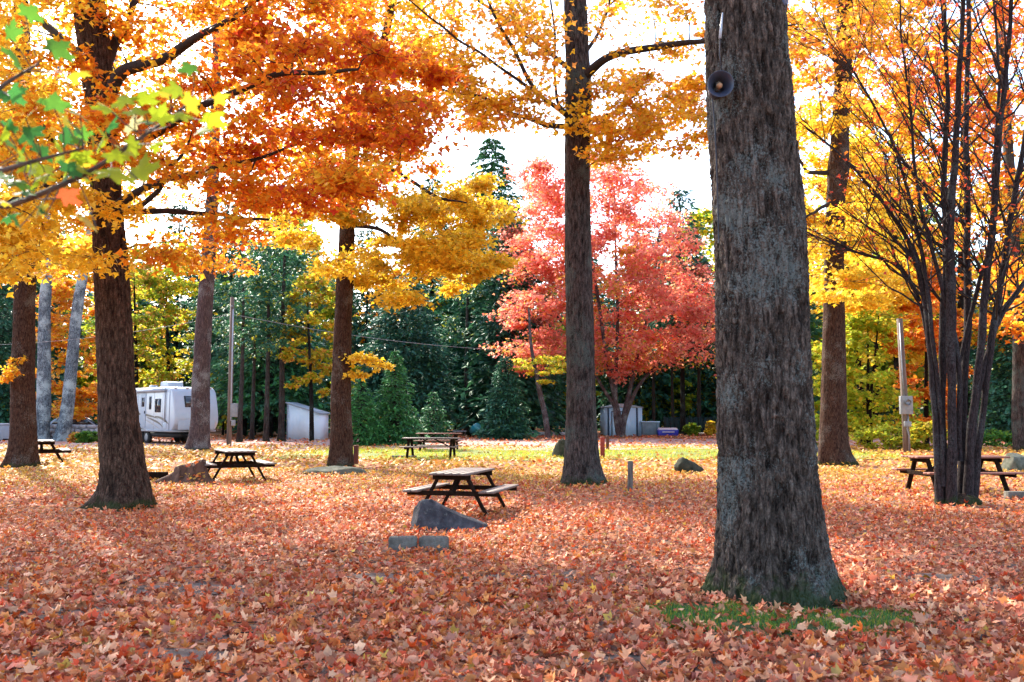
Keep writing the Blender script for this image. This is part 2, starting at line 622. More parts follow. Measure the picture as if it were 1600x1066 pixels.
def road_material():
    m, n, b = newmat('gravel_road')
    v = coords(n)
    g = ramp(n, noise(n, v, 22, 6, 0.7), [(0.3, (0.2, 0.17, 0.17)), (0.7, (0.4, 0.34, 0.33))]).outputs[0]
    vo = N(n, 'ShaderNodeTexVoronoi', Scale=7.0)
    n.links.new(v, vo.inputs['Vector'])
    sp = n.nodes.new('ShaderNodeSeparateColor')
    n.links.new(vo.outputs['Color'], sp.inputs[0])
    lf = ramp(n, sp.outputs[0], [(0.0, (0.42, 0.14, 0.10)), (0.5, (0.5, 0.28, 0.2)), (1.0, (0.4, 0.12, 0.06))]).outputs[0]
    k = ramp(n, noise(n, v, 1.1, 6, 0.7), [(0.42, g3(0)), (0.52, g3(1))]).outputs[0]
    n.links.new(mixc(n, k, g, lf), b.inputs['Base Color'])
    b.inputs['Roughness'].default_value = 0.95
    bump(n, b, noise(n, v, 30, 4), 0.5, 0.02)
    return m


M['road'] = road_material()
M['turf'] = simple_mat('turf_soil', (0.06, 0.085, 0.015), (0.20, 0.22, 0.03), 3, rough=0.95, bstr=0.6, detail=8)

# ------------------------------------------------------------------ leaf templates: verts (n,3) with base at origin, tip +Y
T_MAPLE = (np.array([(0, .36, 0), (0, 0, 0), (-.38, -.02, 0), (-.32, .2, 0), (-.58, .48, 0), (-.29, .58, 0), (0, .98, 0),
                     (.29, .58, 0), (.58, .48, 0), (.32, .2, 0), (.38, -.02, 0)], float),
           [np.array([(0, i, i + 1) for i in range(1, 10)] + [(0, 10, 1)])])
T_LOBE = (np.array([(0, 0, 0), (-.52, .32, 0), (-.2, .5, 0), (0, 1, 0), (.2, .5, 0), (.52, .32, 0)], float),
          [np.array([(0, 2, 1), (0, 5, 4), (0, 4, 2), (2, 4, 3)])])
T_KITE = (np.array([(0, 0, 0), (-.42, .45, .06), (0, 1, 0), (.42, .45, .06)], float), [np.array([(0, 3, 1), (1, 3, 2)])])
T_SPRAY = (np.array([(0, 0, 0), (-.2, .4, -.03), (0, 1, -.08), (.2, .4, -.03), (-.36, .72, -.06), (.36, .72, -.06)], float),
           [np.array([(0, 3, 1), (1, 3, 2), (0, 1, 4), (0, 5, 3)])])
T_BLADE = (np.array([(-.08, 0, 0), (.08, 0, 0), (.02, 1, .25)], float), [np.array([(0, 1, 2)])])
_o = [(0, 0), (-.07, -.02), (-.3, -.12), (-.42, -.05), (-.34, .1), (-.5, .22), (-.72, .38), (-.6, .46), (-.62, .62), (-.4, .52), (-.2, .56), (-.26, .76),
      (-.13, .74), (0, 1)]
_o = _o + [(-x, y) for x, y in _o[-2:0:-1]]
T_HERO = (np.array([(0, .34, .0)] + [(x, y, 0) for x, y in _o], float), [np.array([(0, i, i % len(_o) + 1) for i in range(1, len(_o) + 1)])])


def unit(v):
    return v / (np.linalg.norm(v, axis=-1, keepdims=True) + 1e-9)


def leaf_verts(tpl, pos, nrm, heading, size, curl):
    tv, tf = tpl
    nrm = unit(nrm)
    y = heading - (heading * nrm).sum(1, keepdims=True) * nrm
    y = unit(y)
    x = np.cross(y, nrm)
    n, k = len(pos), len(tv)
    t = np.repeat(tv[None], n, 0)
    t = t.copy()
    t[:, :, 2] += curl[:, None] * (t[:, :, 0] ** 2 * 1.6 + (t[:, :, 1] - .35) ** 2)
    t[:, :, 2] += R.normal(0, .06, (n, k)) if k > 5 else 0
    t *= size[:, None, None]
    V = pos[:, None, :] + t[..., 0:1] * x[:, None] + t[..., 1:2] * y[:, None] + t[..., 2:3] * nrm[:, None]
    fs = [(f[None] + (np.arange(n) * k)[:, None, None]).reshape(-1, f.shape[1]) for f in tf]
    return V.reshape(-1, 3), fs, k


def leaves_mesh(name, tpl, pos, nrm, heading, size, tint, mat, curl=None):
    if curl is None:
        curl = R.uniform(-.5, .25, len(pos))
    V, fs, k = leaf_verts(tpl, pos, nrm, heading, size, curl)
    return mesh_np(name, V, fs, mat, tint=np.repeat(tint, k, 0))


PAL = {
    'yellow': [(.84, .58, .04), (.80, .50, .03), (.86, .64, .08)],
    'gold': [(.80, .49, .03), (.83, .53, .035), (.72, .42, .03)],
    'orange': [(.80, .29, .018), (.76, .23, .016), (.82, .35, .022)],
    'rust': [(.68, .17, .02), (.62, .135, .02), (.72, .22, .022)],
    'red': [(.62, .08, .03), (.56, .065, .035), (.66, .12, .03)],
    'coral': [(.91, .30, .20), (.89, .24, .17), (.92, .38, .22), (.86, .19, .15)],
    'olive': [(.50, .37, .025), (.56, .40, .03), (.44, .33, .025)],
    'lime': [(.46, .54, .035), (.56, .60, .045), (.36, .46, .03)],
    'ygreen': [(.34, .38, .03), (.46, .44, .03), (.24, .34, .03)],
    'green': [(.11, .24, .03), (.16, .30, .035), (.09, .20, .03)],
    'peach': [(.78, .42, .10), (.80, .36, .07), (.72, .32, .08)],
    'spruce': [(.045, .165, .075), (.065, .21, .09), (.035, .13, .065)],
    'pine': [(.04, .135, .085), (.055, .17, .10), (.03, .105, .075)],
    'fir': [(.065, .25, .06), (.09, .30, .075), (.05, .20, .055)],
}


def tints(mix, n):
    """mix: dict palette -> weight"""
    names = list(mix)
    w = np.array([mix[k] for k in names], float)
    w /= w.sum()
    ch = R.choice(len(names), n, p=w)
    out = np.zeros((n, 3))
    for i, k in enumerate(names):
        p = np.array(PAL[k])
        m = ch == i
        out[m] = p[R.integers(0, len(p), m.sum())]
    return np.clip(out * 1.05 * R.uniform(.8, 1.15, (n, 1)), 0, .93)


# ------------------------------------------------------------------ ground
def build_ground():
    xs = np.concatenate([np.linspace(-900, -70, 12), np.linspace(-60, 60, 101), np.linspace(70, 900, 12)])
    ys = np.concatenate([np.linspace(-300, -12, 8), np.linspace(-10, 110, 101), np.linspace(125, 2000, 14)])
    X, Y = np.meshgrid(xs, ys)
    Z = gz(X, Y) * (np.abs(X) < 62) * (np.abs(Y - 50) < 62)
    V = np.stack([X, Y, Z], -1).reshape(-1, 3)
    nx = len(xs)
    i = np.arange(len(ys) - 1)[:, None] * nx
    j = np.arange(nx - 1)[None]
    q = np.stack([i + j, i + j + 1, i + j + 1 + nx, i + j + nx], -1).reshape(-1, 4)
    o = link('ground', mesh_np('ground', V, [q], M['ground'], smooth=True))
    return tag(o, 'park ground thick with fallen maple leaves', None, None, 'structure')


ground = build_ground()


def sheet(name, outline_fn, nx, ny, mat, dz, label):
    """a strip following the ground, outline_fn(u, v) -> x, y"""
    u, v = np.meshgrid(np.linspace(0, 1, nx), np.linspace(0, 1, ny))
    x, y = outline_fn(u, v)
    V = np.stack([x, y, gz(x, y) + dz], -1).reshape(-1, 3)
    i = np.arange(ny - 1)[:, None] * nx
    j = np.arange(nx - 1)[None]
    q = np.stack([i + j, i + j + 1, i + j + 1 + nx, i + j + nx], -1).reshape(-1, 4)
    o = link(name, mesh_np(name, V, [q], mat, smooth=True))
    return tag(o, label, None, None, 'structure')


Y_R0, Y_R1 = D(702), D(686)
sheet('gravel_road', lambda u, v: (-58 + 116 * u, Y_R0 + (Y_R1 - Y_R0) * v + 1.2 * np.sin(u * 9) + 4.0 * (u - .5)), 180, 12, M['road'], 0.03,
      'pinkish gravel road strewn with leaves crossing behind the tables')


def turf_fn(u, v):
    y0, y1 = D(718), D(700)
    x = -9.0 + 24 * u
    return x, y0 + (y1 - y0) * v + 0.9 * np.sin(u * 11) * (1 - v) - .5


sheet('grass_strip', turf_fn, 100, 10, M['turf'], 0.02, 'yellow green grass strip in front of the road')

# soil patches where few leaves lie (x, y, rx, ry)
BARE = [(*G(300, 1032)[:2], .34, .20), (*G(310, 925)[:2], .55, .35), (*G(100, 970)[:2], .45, .3), (*G(860, 905)[:2], 1.1, .22), (*G(1470, 905)[:2], .6, .35),
        (*G(935, 1030)[:2], .4, .14), (*G(560, 905)[:2], .5, .2)]
TRUNKS = []      # (x, y, r) keeps litter out of trunks
b1 = np.array((GX(1218, 7.35)[0], 7.68, 0))


M['soil'] = simple_mat('bare_soil', (0.075, 0.052, 0.040), (0.19, 0.14, 0.11), 9, rough=0.95, bstr=0.6, detail=9)
for bx, by, rx, ry in BARE:
    def soil_fn(u, v, bx=bx, by=by, rx=rx, ry=ry):
        a = u * 2 * np.pi
        k = v * (1.0 + .9 * (vnoise(np.cos(a) * 2.6 + bx, np.sin(a) * 1.7 + by, 0 * a) - .5))
        return bx + np.cos(a) * k * rx * .95, by + np.sin(a) * k * ry * .95
    sheet('bare_soil', soil_fn, 40, 6, M['soil'], .006, 'grey bare soil showing between the leaves')


def litter_density(x, y):
    d = np.ones_like(x)
    for bx, by, rx, ry in BARE:
        e = ((x - bx) / rx) ** 2 + ((y - by) / ry) ** 2
        d *= np.clip(.26 + .74 * (e + .5 * (vnoise(x * 5, y * 5, 0 * x) - .5) * 2 - .3) / .9, .24, 1)
    d *= np.clip(.45 + 1.2 * vnoise(x * .9, y * .9, 0 * x + 3), .55, 1)
    return d


def litter_colors(x, y, n):
    f = vnoise(x * .35, y * .35, 0 * x + 9)
    yel = np.clip((y - 16) / 10, 0, 1) * np.clip((50 - y) / 8, 0, 1)
    yel = np.clip(yel * (.78 + .9 * (f - .35)), 0, .88)
    orng = np.clip(.10 + .16 * (x < 0) + .5 * (f - .5) + .25 * np.clip((y - 9) / 6, 0, 1), .04, .5)
    pal = np.array([(.66, .27, .15), (.70, .36, .18), (.74, .42, .22), (.60, .19, .09), (.72, .36, .20), (.56, .14, .06), (.40, .085, .04), (.54, .22, .11), (.62, .09, .03), (.78, .47, .27), (.58, .26, .17), (.72, .30, .14)])
    c = pal[R.integers(0, len(pal), n)]
    u = R.random(n)
    o = np.array([(.62, .24, .06), (.70, .19, .03), (.66, .13, .03), (.74, .32, .09)])[R.integers(0, 4, n)]
    yv = np.array([(.72, .40, .05), (.70, .46, .12), (.68, .32, .05), (.72, .46, .08)])[R.integers(0, 4, n)]
    m1 = u < orng
    m2 = (R.random(n) < yel) | (R.random(n) < .018)
    c = np.where(m1[:, None], o, c) * np.array((1.06, .92, .88))
    c = np.where(m2[:, None], yv, c)
    return np.clip(c * R.uniform(.5, 1.2, (n, 1)), 0, .9)


def scatter(y0, y1, dens, pad=1.5):
    a = 0.5 * (2 * (.575 * y0 + pad) + 2 * (.575 * y1 + pad)) * (y1 - y0)
    n = int(a * dens)
    y = y0 + (y1 - y0) * R.random(n * 2)
    w = .575 * y + pad
    keep = R.random(n * 2) < w / (.575 * y1 + pad)
    y = y[keep][:n]
    x = (R.random(len(y)) * 2 - 1) * (.575 * y + pad)
    k = R.random(len(x)) < litter_density(x, y)
    x, y = x[k], y[k]
    m = np.ones(len(x), bool)
    for tx, ty, tr in TRUNKS:
        m &= (x - tx) ** 2 + (y - ty) ** 2 > tr ** 2
    # thin the leaves on the mossy patch at the near tree and on the grass strip
    e = ((x - b1[0] + .02) / 1.25) ** 2 + ((y - b1[1] + .38) / .62) ** 2 + .5 * (vnoise(x * 4, y * 4, 0 * x + 2) - .5)
    m &= (e > .8) | (R.random(len(x)) < .13 + .35 * vnoise(x * 5, y * 5, 0 * x + 4) ** 2) | ((np.abs(x - b1[0]) < .3) & (y > 7.22) & (R.random(len(x)) < .6))
    yy0, yy1 = D(716), D(702)
    ing = (y > yy0) & (y < yy1) & (x > -8) & (x < 14)
    m &= ~ing | (R.random(len(x)) < .16)
    return x[m], y[m]


def litter(name, y0, y1, dens, tpl, smin, smax, tilt, zmax):
    x, y = scatter(y0, y1, dens)
    n = len(x)
    z = gz(x, y) + .012 + R.random(n) ** 1.6 * zmax
    pos = np.stack([x, y, z], -1)
    nr = np.stack([R.normal(0, tilt, n), R.normal(0, tilt, n), np.ones(n)], -1)
    nr[R.random(n) < .5, 2] *= -1
    hd = unit(R.normal(0, 1, (n, 3)) * np.array((1, 1, .25)))
    sz = R.uniform(smin, smax, n)
    me = leaves_mesh(name, tpl, pos, nr, hd, sz, litter_colors(x, y, n), M['litter'], R.uniform(-1.7, 1.2, n))
    o = link(name, me, ground)
    o['kind'] = 'stuff'
    return o


# ------------------------------------------------------------------ trunks
def catmull(pts, n):
    pts = np.asarray(pts, float)
    if len(pts) < 3:
        t = np.linspace(0, 1, n)[:, None]
        return pts[0] * (1 - t) + pts[-1] * t
    p = np.vstack([2 * pts[0] - pts[1], pts, 2 * pts[-1] - pts[-2]])
    seg = len(pts) - 1
    u = np.linspace(0, seg - 1e-6, n)
    i = u.astype(int)
    t = (u - i)[:, None]
    a, b, c, d = p[i], p[i + 1], p[i + 2], p[i + 3]
    return .5 * (2 * b + (c - a) * t + (2 * a - 5 * b + 4 * c - d) * t ** 2 + (3 * b - a - 3 * c + d) * t ** 3)


def trunk_mesh(name, pts, mat, seg=48, rings=90, flare=.6, fh=.35, lobes=5, amp=.02, seed=0, freq=9.0, lump=.05, base=None):
    """pts rows (x,y,z,r) in world; returned mesh is relative to base"""
    c = catmull(pts, rings)
    cen, r = c[:, :3], c[:, 3]
    base = np.array(pts[0][:3]) if base is None else np.asarray(base)
    h = cen[:, 2] - base[2]
    a = np.arange(seg) * 2 * np.pi / seg
    ca, sa = np.cos(a)[None], np.sin(a)[None]
    H = h[:, None]
    rng = np.random.default_rng(seed)
    ph = rng.uniform(0, 6.28, 4)
    lob = .5 + .32 * np.cos(lobes * a + ph[0]) + .22 * np.cos((lobes - 2) * a + ph[1]) + .14 * np.cos((lobes + 3) * a + ph[2])
    rr = r[:, None] * (1 + lump * 2 * (fbm(ca * 1.1 + seed, sa * 1.1, H * .9, 3) - .5))
    rr = rr + flare * r[0] * np.exp(-np.maximum(H, 0) / fh) * (.45 + .75 * np.clip(lob, 0, 1.2)[None])
    k = freq * r.mean()
    wob = .35 * (fbm(ca * k * .6, sa * k * .6, H * 1.3 + seed, 3) - .5)
    nz = fbm(ca * k + wob + seed * 3.1, sa * k - wob, H * freq * .24 + .6 * wob + .9 * ca + .7 * sa, 4)
    rdg = 1 - np.abs(2 * nz - 1) * 2.2
    nz2 = fbm(ca * k * 2.2 + 5, sa * k * 2.2, H * freq * .75 + seed + 1.1 * ca - .8 * sa, 4)
    rr = rr + amp * (np.clip(rdg, -.6, 1) - .4) + amp * 1.5 * (np.clip(1 - np.abs(2 * nz2 - 1) * 2.4, -.5, 1) - .3) * .5 + amp * .8 * (fbm(ca * k * 4, sa * k * 4, H * freq * 1.6, 3) - .5)
    V = cen[:, None, :] + np.stack([rr * ca, rr * sa, np.zeros_like(rr)], -1) - base
    V = V.reshape(-1, 3)
    i = np.arange(rings - 1)[:, None] * seg
    j = np.arange(seg)[None]
    kk = (j + 1) % seg
    q = np.stack([i + j, i + kk, i + seg + kk, i + seg + j], -1).reshape(-1, 4)
    me = mesh_np(name, V, [q], mat, smooth=True)
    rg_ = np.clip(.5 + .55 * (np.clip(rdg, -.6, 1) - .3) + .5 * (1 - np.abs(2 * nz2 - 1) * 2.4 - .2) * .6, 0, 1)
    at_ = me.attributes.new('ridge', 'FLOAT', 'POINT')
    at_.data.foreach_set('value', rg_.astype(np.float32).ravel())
    return me


def in_poly(px, py, poly):
    c = np.zeros(len(px), bool)
    n = len(poly)
    for i in range(n):
        x1, y1 = poly[i]
        x2, y2 = poly[(i + 1) % n]
        k = ((y1 > py) != (y2 > py))
        xi = (x2 - x1) * (py - y1) / (y2 - y1 + 1e-9) + x1
        c ^= k & (px < xi)
    return c


def poly_sample(poly, n):
    poly = np.array(poly, float)
    lo, hi = poly.min(0), poly.max(0)
    out = np.zeros((0, 2))
    while len(out) < n:
        p = R.uniform(lo, hi, (n * 3, 2))
        out = np.vstack([out, p[in_poly(p[:, 0], p[:, 1], poly)]])
    return out[:n]


def clusters_in(poly, n, Y, dY, rad_, leaves, mix, flat=.4):
    """sprays of foliage inside an outline, spread over real depth Y +- dY"""
    res = []
    for px, py in poly_sample(poly, n):
        yy = Y + R.uniform(-dY, dY)
        r = rad_ * R.uniform(.7, 1.3)
        m = mix(px, py) if callable(mix) else mix
        res.append((P(px, py, yy), (r, r, r * flat), int(leaves * R.uniform(.6, 1.4)), m))
    return res


def clusters_ball(cen, radii, n, rad_, leaves, mix, flat=.45, shell=.5):
    res = []
    for _ in range(n):
        d = unit(R.normal(0, 1, 3)) * R.uniform(shell, 1.0)
        c = np.asarray(cen) + d * np.asarray(radii)
        r = rad_ * R.uniform(.7, 1.3)
        res.append((c, (r, r, r * flat), int(leaves * R.uniform(.6, 1.4)), mix))
    return res


def grow(root, base, skeleton, clusters, leaf_size, tpl, twig_mat, leaf_mat, twigs=5, zmin=2.5, limbs=(), limb_mat=None, reach=1.0, droop=.15):
    """branches from the skeleton (rows x,y,z,r) out to every spray, twigs and leaves on them. Parts: limb meshes, branches, crown."""
    nodes = [p for p in skeleton if p[2] > zmin]
    for L in limbs:
        c = catmull(L, max(8, len(L) * 5))
        ln = np.linspace(0, 1, len(c))
        c[:, :3] += .03 * np.stack([np.sin(ln * 17 + L[0][0]), np.cos(ln * 13), np.sin(ln * 21)], -1) * ln[:, None]
        MB().tube(c[:, :3] - base, c[:, 3], 9).build('limb', M['limb'], root, smooth=True, fix=False)
        nodes += [tuple(r) for r in c]
    nd = np.array(nodes, float)
    mb = MB()
    cl = sorted(clusters, key=lambda c: np.min(np.linalg.norm(nd[:, :3] - c[0], axis=1)))
    PO, NO, HD, SZ, TI = [], [], [], [], []
    for cen, rr, n, mix in cl:
        dv = nd[:, :3] - cen
        dist = np.linalg.norm(dv, axis=1)
        cost = dist + 1.2 * np.clip(dv[:, 2], 0, None) + .12 / (nd[:, 3] + .02) * .02
        i = int(np.argmin(cost))
        a = nd[i, :3]
        L = dist[i]
        r0 = min(nd[i, 3] * .6, .008 + .012 * L * reach)
        if L > .12:
            mid = (a + cen) / 2 + np.array((0, 0, .10 * L)) + R.normal(0, .06 * L, 3)
            pts = catmull([a, mid, cen], 6 if L > 1 else 4)
            rd = np.linspace(r0, max(.005, r0 * .35), len(pts))
            mb.tube(pts - base, rd, 5, cap=False)
            nd = np.vstack([nd, np.column_stack([pts[1:], rd[1:]])])
        out = unit(np.array([(cen - a)]))[0] if L > .05 else np.array((0, 0, 1.))
        ends = []
        for _ in range(twigs):
            d = unit(R.normal(0, 1, 3) + out * .5)
            e = cen + d * np.array(rr) * R.uniform(.6, 1.1)
            m = (cen + e) / 2 + R.normal(0, .04, 3)
            mb.tube(np.array([cen, m, e]) - base, (max(.004, r0 * .3), .004, .0025), 3, cap=False)
            ends.append((cen, e))
        # leaves along twigs
        k = R.integers(0, twigs, n)
        t = R.random(n) ** .8 * 1.1
        E = np.array([e for _, e in ends])
        pos = cen + (E[k] - cen) * t[:, None] + R.normal(0, .28, (n, 3)) * np.array(rr)
        nr = np.stack([R.normal(0, .75, n), R.normal(0, .75, n), np.ones(n)], -1) + out * R.normal(.1, .3, (n, 1))
        hd = unit(E[k] - cen) * .8 + R.normal(0, .7, (n, 3)) - np.array((0, 0, droop * 2))
        PO.append(pos)
        NO.append(nr)
        HD.append(hd)
        SZ.append(leaf_size * R.uniform(.6, 1.25, n))
        TI.append(tints(mix, n) * R.uniform(.85, 1.1))
    o = mb.build('branches', twig_mat, root, smooth=True, fix=False)
    o['kind'] = 'stuff'
    me = leaves_mesh('crown', tpl, np.concatenate(PO) - base, np.concatenate(NO), np.concatenate(HD), np.concatenate(SZ), np.concatenate(TI), leaf_mat)
    return link('crown', me, root)


def px_poly(rows, Y):
    """rows (px, py, width_px[, Y]) -> (x,y,z,r)"""
    out = []
    for r in rows:
        yy = r[3] if len(r) > 3 else Y
        p = P(r[0], r[1], yy)
        out.append((p[0], p[1], p[2], r[2] / 2 / FPX * yy))
    return out


def trunk_thing(name, label, cat, base, rows, Y, mat, group=None, top=None, **kw):
    pts = px_poly(rows, Y)
    pts = [(base[0], Y, base[2] - .12, pts[0][3])] + pts
    if top:
        l = pts[-1]
        pts.append((l[0] + top[0], l[1] + top[1], l[2] + top[2], l[3] * .5))
    b = np.array((base[0], Y, base[2]))
    root = thing(name, label, cat, b, 0, group)
    link('trunk', trunk_mesh('trunk', pts, mat, base=b, **kw), root)
    sk = [tuple(r) for r in catmull(pts, 60)]
    TRUNKS.append((base[0], Y, pts[0][3] * 1.15))
    return root, b, sk


# ---- near tree with the loudspeaker
Y1 = 8.25
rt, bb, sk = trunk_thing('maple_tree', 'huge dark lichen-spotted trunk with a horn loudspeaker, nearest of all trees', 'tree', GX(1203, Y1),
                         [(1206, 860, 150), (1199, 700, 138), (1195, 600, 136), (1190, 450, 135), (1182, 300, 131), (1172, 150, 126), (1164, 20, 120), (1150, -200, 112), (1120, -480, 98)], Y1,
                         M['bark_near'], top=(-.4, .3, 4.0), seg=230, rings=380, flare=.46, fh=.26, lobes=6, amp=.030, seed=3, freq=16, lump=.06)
NEAR = rt
top = np.array(sk[-14][:3])
L = [[(*sk[-22][:3], .16), (2.9, 8.6, 7.4, .12), (4.6, 9.4, 8.8, .07), (6.2, 10, 9.8, .03)],
     [(*sk[-20][:3], .16), (.5, 7.6, 7.6, .12), (-.8, 6.6, 9.0, .07), (-2, 6, 10, .03)],
     [(*sk[-16][:3], .14), (2.2, 6.6, 9.2, .1), (3.0, 4.8, 10.6, .05), (3.6, 3.2, 11.4, .03)],
     [(*sk[-12][:3], .14), (1.2, 10, 10.4, .1), (.6, 11.8, 12, .05)]]
cl = clusters_ball((1.9, 8.2, 11.8), (5.6, 5.2, 4.2), 130, .85, 75, {'orange': 2, 'rust': 1, 'gold': 1}, shell=.35)
grow(rt, bb, sk, cl, .19, T_LOBE, M['twig'], M['leaf'], twigs=3, zmin=6.5, limbs=L, limb_mat=M['bark_dark'])

# ---- big tree at the left with the orange crown
Y2 = D(792)
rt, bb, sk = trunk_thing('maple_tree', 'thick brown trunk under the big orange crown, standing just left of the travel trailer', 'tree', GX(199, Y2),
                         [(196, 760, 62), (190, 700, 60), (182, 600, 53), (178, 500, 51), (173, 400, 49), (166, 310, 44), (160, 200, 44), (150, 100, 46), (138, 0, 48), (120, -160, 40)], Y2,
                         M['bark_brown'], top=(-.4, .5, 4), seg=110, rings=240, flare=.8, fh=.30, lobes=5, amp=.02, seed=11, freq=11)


def mix_left(px, py):
    y = (py + R.normal(0, 35)) / 430
    x = (px + R.normal(0, 45))
    if x < 170 and py > 270:
        return {'yellow': 5, 'gold': 1}
    if x < 130:
        return {'gold': 2.4, 'orange': 1.6, 'yellow': 2}
    if x > 330 and y < .78:
        return {'rust': 1.2, 'red': .2 + .0035 * max(0, x - 400), 'orange': 2.8, 'gold': .9}
    if y > .62:
        return {'orange': 2.6, 'gold': 2.2}
    return {'orange': 3, 'rust': .5, 'gold': 1.6}


LB = [[(*P(165, 332, Y2), .09), (*P(232, 291, 15.2), .065), (*P(300, 272, 14.6), .05), (*P(367, 256, 14.2), .035), (*P(470, 225, 13.6), .015)],
      [(*P(166, 338, Y2), .07), (*P(229, 316, 15.4), .05), (*P(262, 270, 15), .035), (*P(296, 221, 14.6), .02)],
      [(*P(160, 190, Y2), .13), (*P(186, 118, 15.6), .115), (*P(235, 99, 15.2), .10), (*P(277, 79, 14.9), .085), (*P(360, 30, 14.2), .05), (*P(440, -40, 13.6), .03)],
      [(*P(152, 140, Y2), .11), (*P(180, 68, 16.2), .09), (*P(198, 40, 16.4), .075), (*P(212, 5, 16.5), .06), (*P(250, -90, 17), .04)],
      [(*P(163, 300, Y2), .08), (*P(82, 217, 15), .05), (*P(34, 161, 14.6), .035), (*P(-50, 110, 14.2), .02)],
      [(*P(160, 240, Y2), .08), (*P(110, 265, 14.4), .05), (*P(40, 305, 13.2), .03), (*P(-30, 330, 12.6), .015)],
      [(*P(164, 260, Y2), .09), (*P(300, 175, 14), .06), (*P(430, 120, 13), .045), (*P(560, 110, 12.6), .02)],
      [(*P(166, 330, Y2), .07), (*P(300, 332, 16.6), .05), (*P(420, 345, 17.4), .025)],
      [(*P(150, 110, Y2), .1), (*P(60, 30, 17), .07), (*P(-60, -60, 18), .04)]]
cl = clusters_in([(-90, -120), (420, -120), (560, -10), (640, 60), (700, 140), (640, 220), (600, 300), (520, 330), (440, 380), (300, 400), (200, 390), (150, 430), (60, 425), (-90, 440)],
                 150, 14.9, 2.6, .68, 200, mix_left, .32)
cl += clusters_in([(330, 20), (560, 60), (735, 140), (650, 190), (600, 300), (430, 320), (360, 200)], 30, 13.6, 1.4, .58, 230, {'rust': 1.8, 'red': .9, 'orange': 2.6}, .34)
cl += clusters_in([(-60, 290), (190, 300), (185, 400), (60, 430), (-60, 430)], 22, 14.5, 1.6, .5, 170, {'yellow': 4, 'gold': 1.5}, .45)
cl += clusters_ball((-6.6, 16.2, 12.5), (6.5, 5.8, 4.6), 120, 1.0, 75, {'orange': 3, 'rust': 1.5, 'gold': 1}, shell=.3)
grow(rt, bb, sk, cl, .12, T_LOBE, M['twig'], M['leaf'], twigs=6, zmin=3.2, limbs=LB, limb_mat=M['bark_brown'])

# ---- tree at the left edge
Y3 = D(730)
rt, bb, sk = trunk_thing('maple_tree', 'reddish brown trunk at the left edge beside a picnic table', 'tree', GX(37, Y3),
                         [(36, 690, 36), (36, 600, 33), (38, 500, 30), (39, 420, 29), (38, 250, 26), (35, 60, 22), (30, -120, 18)], Y3, M['bark_red'], top=(.2, .2, 4),
                         seg=64, rings=110, flare=.7, fh=.4, amp=.022, seed=21, freq=9)
cl = clusters_in([(-150, 60), (160, 40), (230, 300), (170, 420), (60, 440), (-150, 430)], 60, Y3, 3.2, .85, 150, {'gold': 2, 'yellow': 2, 'orange': 1})
cl += clusters_in([(0, 540), (22, 545), (22, 600), (0, 590)], 3, Y3 - .6, .3, .35, 50, {'orange': 1, 'gold': 2})
cl += clusters_ball((-15, Y3, 15), (5.5, 5, 5), 60, 1.2, 80, {'gold': 2, 'orange': 1, 'yellow': 1}, shell=.3)
grow(rt, bb, sk, cl, .17, T_LOBE, M['twig'], M['leaf'], twigs=4, zmin=4.5)

# ---- mauve trunk in front of the trailer
Y4 = D(704)
rt, bb, sk = trunk_thing('maple_tree', 'tall mauve grey trunk standing in front of the white travel trailer', 'tree', GX(312, Y4),
                         [(312, 670, 29), (314, 600, 26), (319, 500, 24), (326, 400, 21), (332, 300, 18), (338, 120, 14), (342, -60, 10)], Y4, M['bark_mauve'], top=(0, 0, 4),
                         seg=48, rings=90, flare=.5, fh=.4, amp=.02, seed=31, freq=8)
cl = clusters_in([(240, -60), (430, -60), (470, 150), (440, 380), (360, 440), (250, 400)], 46, Y4, 3.2, 1.1, 130, {'orange': 2, 'gold': 1.4, 'rust': 1})
cl += clusters_ball((-13, Y4, 22), (5, 5, 5), 30, 1.4, 70, {'orange': 2, 'gold': 1}, shell=.3)
grow(rt, bb, sk, cl, .21, T_LOBE, M['twig'], M['leaf'], twigs=4, zmin=6)

# ---- golden maple left of centre
Y5 = D(731)
rt, bb, sk = trunk_thing('maple_tree', 'brown trunk with a golden yellow crown behind the flat rock', 'tree', GX(533, Y5),
                         [(533, 690, 33), (533, 600, 29), (537, 480, 26), (541, 400, 25), (545, 300, 22), (556, 200, 20), (575, 140, 17), (592, 90, 14), (606, 40, 12), (622, -60, 9)], Y5, M['bark_red'],
                         top=(.4, 0, 3), seg=64, rings=120, flare=.42, fh=.35, amp=.02, seed=41, freq=9)


def mix_mid(px, py):
    if py < 250 + R.normal(0, 30):
        return {'orange': 1.6, 'rust': 1, 'gold': 1.2, 'red': .4}
    if px > 640 or py > 340:
        return {'yellow': 2, 'gold': 2.2, 'olive': 1.2}
    return {'gold': 2, 'olive': 1.5, 'orange': 1.2}


